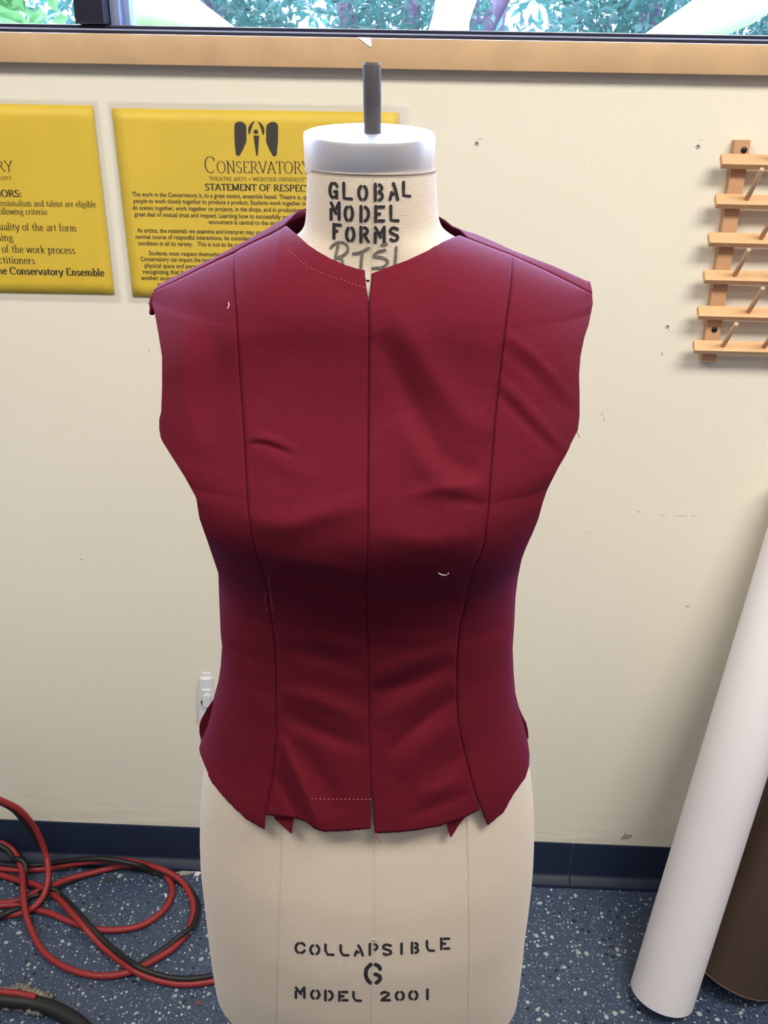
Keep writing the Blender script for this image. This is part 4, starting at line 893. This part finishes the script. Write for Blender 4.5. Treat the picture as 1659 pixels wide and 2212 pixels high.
ec = cord('electric_cord', 'red and black twin cord lying in loops on the floor by the baseboard', [
 (-60, 1700, ('Y', 1.40), -135), (0, 1728, ('Y', 1.42), -135), (45, 1752, ('Y', 1.44), -125), (80, 1798, ('Y', 1.46), -105), (100, 1850, ('Y', 1.455), -90), (104, 1895, ('Y', 1.42), -90), (95, 1932, .030, -90), (76, 1957, .022, -60), (50, 1971, .012, 20), (0, 1978, h, 150), (-60, 1972, h, 150), (-95, 1950, h, 150),
 (-60, 1940, h, -60), (0, 1950, h, -60), (42, 1945, h, -60), (70, 1930, h+.002, -60), (110, 1914, .022, -90), (150, 1898, .014, -90), (200, 1885, .010, -90), (260, 1871, .010, -90), (310, 1868, .018, -90), (350, 1878, .022, -90), (385, 1897, .018, -90), (407, 1925, .012, -130), (418, 1962, h, -180), (408, 2005, h, -215), (380, 2043, h, -335), (335, 2073, h, -350), (285, 2098, .012, -400), (232, 2108, h, -450), (180, 2103, h, -450), (130, 2084, h, -450), (92, 2053, h, -450), (68, 2010, .012, -450), (54, 1965, .026, -450), (50, 1920, .036, -450), (48, 1885, .036, -430), (38, 1852, .04, -190), (18, 1828, .05, -190), (-20, 1812, .06, -190)])
cord('', '', [
 (-60, 1866, h, 140), (0, 1876, h, 140), (50, 1880, h, 135), (110, 1875, .010, 115), (170, 1864, ('Y', 1.480), 90), (230, 1858, ('Y', 1.480), 60), (290, 1862, ('Y', 1.480), 20), (335, 1876, .012, -30), (362, 1897, h, -90), (372, 1922, h, -90), (363, 1953, h, -90), (338, 1980, h, -90), (300, 2001, h, -90), (250, 2009, h, -90), (200, 2006, h, -90), (150, 1990, h, -90), (105, 1972, h, -90), (72, 1964, h, -90), (30, 1955, h, -90), (-40, 1960, h, -90)], par=ec)
cord('', '', [
 (-60, 1876, h, -90), (0, 1890, h, -90), (45, 1903, .014, -90), (85, 1914, .018, -90), (120, 1936, .012, 200), (150, 1967, .020, 190), (180, 2001, .024, 180), (212, 2036, .012, 150), (250, 2069, .010, 135), (290, 2097, .020, 130), (330, 2114, .010, 130), (380, 2125, h, 130), (430, 2124, h, 130), (480, 2114, h, 130), (560, 2092, h, 130), (640, 2082, h, 130)], par=ec)
bl = thing('black_cable', 'thick black cable wrapped in grey fluff at the bottom left corner', 'cable', tuple(pZ(40, 2165, 0)))
bpts = [pZ(x, y, .016) for x, y in ((-60, 2158), (0, 2159), (40, 2163), (75, 2168), (110, 2178), (140, 2192), (165, 2208), (190, 2232), (215, 2265))]
tube('sleeve', spline(bpts, 6), .0145, M['rubber'], bl, 14)
tube('red_conductor', spline([pZ(x, y, .030) for x, y in ((-60, 2138), (0, 2142), (40, 2146), (70, 2152), (77, 2154))], 5), .006, M['red'], bl, 10)
def fluff(pts, r, seed):
    rr_ = np.random.default_rng(seed); S = spline([pZ(x, y, z) for x, y, z in pts], 10); V, F = tube_verts(S, np.array([r*(.55+.8*rr_.random()) for _ in S]), 10)
    V = [np.array(v)+rr_.normal(0, r*.16, 3) for v in V]; V = [np.array([v[0], v[1], max(v[2], .0006)]) for v in V]; o = pyd('fluff', V, F, M['lint'], bl, True); return o
fluff([(-60, 2140, .012), (0, 2143, .012), (30, 2138, .014), (48, 2136, .014), (70, 2146, .012), (95, 2154, .008), (112, 2160, .005)], .0085, 1)
fluff([(-60, 2170, .008), (0, 2171, .008), (30, 2172, .008), (60, 2178, .010), (85, 2183, .010), (98, 2180, .007)], .0085, 2)

# scraps on the floor
def scrap(name, label, pts, m, cat='scrap'):
    w = onZ(pts, np.full(len(pts), .0004)); n = len(w); V = [tuple(a) for a in w]+[(a[0], a[1], .0022+.001*((i*7) % 3)) for i, a in enumerate(w)]
    return tag(pyd(name, V, [tuple(range(n))[::-1], tuple(range(n, 2*n))]+[(i, (i+1) % n, n+(i+1) % n, n+i) for i in range(n)], m), label, cat)
scrap('torn_strip', 'torn cream paper strip on the floor by the baseboard', [(382, 1885), (400, 1882), (418, 1879), (440, 1876), (452, 1873), (452, 1877), (432, 1881), (420, 1886), (402, 1891), (386, 1892), (390, 1888)], M['scrap2'])
scrap('paper_crumb', 'larger white paper crumb beside the dress form', [(419, 1890), (426, 1883), (434, 1882), (434, 1886), (429, 1893), (420, 1893)], M['scrap'])
scrap('paper_crumb', 'small white paper crumb below the larger one', [(424, 1898), (429, 1897), (427, 1901), (428, 1905), (424, 1903)], M['scrap'])
scrap('paper_crumb', 'white paper crumb by the baseboard joint', [(1201, 1908), (1212, 1908), (1211, 1911), (1202, 1911)], M['scrap'])
scrap('paper_crumb', 'white paper crumb inside the small cord loop', [(356, 1932), (361, 1932), (361, 1939), (357, 1940)], M['scrap'])
scrap('lint_ball', 'dull red lint speck on the floor below the cords', [(420, 2165), (427, 2163), (434, 2166), (433, 2171), (425, 2173), (421, 2169)], mat('red_lint', (.20, .06, .08), .95), 'lint')
scrap('lint_ball', 'brown lint clump inside the large cord loop', [(228, 1900), (240, 1895), (250, 1898), (248, 1904), (235, 1906), (227, 1905)], mat('brown_lint', (.05, .05, .055), .95), 'lint')

# ---------------------------------------------------------------- outside the window
gz = 1.42
def ground():
    o = obj('garden_ground', box(bmesh.new(), (0, 6.2, gz-.15), (12, 9.0, .3)), M['soil']); o['kind'] = 'structure'
ground()
def leaves(box_, n, size, seed):
    r = np.random.default_rng(seed); V = []; F = []
    for _ in range(n):
        p = np.array([r.uniform(*box_[0]), r.uniform(*box_[1]), r.uniform(*box_[2])]); d = r.normal(size=3); d /= np.linalg.norm(d); u = np.cross(d, r.normal(size=3)); u /= np.linalg.norm(u)
        s = size*(.6+.9*r.random()); o = len(V); nn = np.cross(d, u)
        V += [p-d*s, p+u*s*.38+nn*s*.1, p+d*s, p-u*s*.38+nn*s*.1]; F += [(o, o+1, o+2), (o, o+2, o+3)]
    return V, F
def shrub(x, y, w, h, n, size, label, seed, trunks=((0, .1),), m='leaf'):
    t = thing('shrub', label, 'shrub', (x, y, gz), 'shrubs outside the window')
    V, F = leaves(((x-w, x+w), (y-.35, y+.35), (gz+.02, gz+h)), int(n*3.4) if y < 4 else n, size, seed); o = pyd('foliage', V, F, M[m], t); o['kind'] = 'stuff'
    for dx, lean in trunks: tube('trunk', spline([(x+dx, y, gz-.02), (x+dx+lean*.4, y-.02, gz+h*.45), (x+dx+lean, y, gz+h*.95)], 6), [.034-.0012*i for i in range(13)], M['bark'], t, 10)
labs = ['bright yellow-green shrub outside the left window pane', 'blue-green shrub outside just right of the dark mullion', 'multi-stemmed purple-barked shrub outside the window left of the rod', 'leafy shrub outside the window above the dress form', 'dense blue-green shrub outside the window right of centre', 'pale leafy shrub outside the window at the right edge']
for i, (x, y, w, n, sz, tr) in enumerate(((-1.62, 2.9, .50, 1300, .036, ((0, .1),)), (-.72, 3.3, .30, 1500, .020, ((.1, -.1),)), (-.05, 3.3, .24, 1300, .018, ((-.12, -.16), (-.02, .05), (.10, .30), (.2, -.02)))), 0):
    shrub(x, y, w, .64, n, sz, labs[i], 20+i, tr, 'leafg' if i == 0 else 'leaf')
for i, (x, y, w, n, sz, tr) in enumerate(((.62, 3.2, .23, 1300, .020, ((.0, .1),)), (1.25, 3.3, .28, 1500, .020, ((.1, -.1),)), (1.98, 3.2, .36, 1700, .024, ((0, .15),)))):
    shrub(x, y, w, .64, n, sz, labs[3+i], 30+i, tr)
for i, x in enumerate((-2.55, -1.25, .05, 1.35, 2.65)):
    shrub(x, 4.4, .60, .72, 2600, .030, 'shrub in the second row outside, '+('farthest left of its row', 'behind the shrub right of the dark mullion', 'behind the bark of the multi-stemmed shrub', 'behind the shrubs right of the rod', 'farthest right of its row')[i], 50+i, ((.2, .1),))
def broadleaf(label, pts, ws, Y):
    """large arching leaf: midrib line and half widths"""
    S = spline([pY(x, y, Y+dy) for x, y, dy in pts], 8); t = thing('broad_leaf_plant', label, 'plant', (float(S[0][0]), float(S[0][1]), gz), 'pale broad-leaved plants outside')
    W = np.interp(np.linspace(0, 1, len(S)), np.linspace(0, 1, len(ws)), ws); T = np.gradient(S, axis=0); T /= np.linalg.norm(T, axis=1)[:, None]
    N = np.cross(T, (0, 1., 0)); N /= np.linalg.norm(N, axis=1)[:, None]; V = []; F = []
    for i in range(len(S)): V += [tuple(S[i]+N[i]*W[i]+(0, .02, 0)), tuple(S[i]), tuple(S[i]-N[i]*W[i]+(0, .02, 0))]
    for i in range(len(S)-1): F += [(3*i, 3*i+1, 3*i+4, 3*i+3), (3*i+1, 3*i+2, 3*i+5, 3*i+4)]
    o = pyd('leaf_blade', V, F, M['leafb'], t, True); md = o.modifiers.new('t', 'SOLIDIFY'); md.thickness = .002
    e = S[-1]; tube('leaf_stalk', spline([tuple(e), (e[0]+.03, e[1]+.02, (e[2]+gz)/2+.04), (e[0]+.04, e[1]+.02, gz-.02)], 5), .008, M['leafb'], t, 8)
broadleaf('pale broad leaf slanting outside, right of the dark mullion', [(150, -60, 0), (300, -8, 0), (400, 30, 0), (520, 75, 0)], [.03, .075, .05, .005], 2.75)
broadleaf('white upright broad leaf outside, right of the dress form rod', [(1010, -80, 0), (990, -20, 0), (975, 40, 0), (965, 100, 0)], [.04, .055, .05, .06], 2.8)
broadleaf('pale broad leaf slanting outside at the right edge', [(1760, -60, 0), (1620, -2, 0), (1530, 38, 0), (1400, 90, 0)], [.03, .06, .06, .02], 2.75)
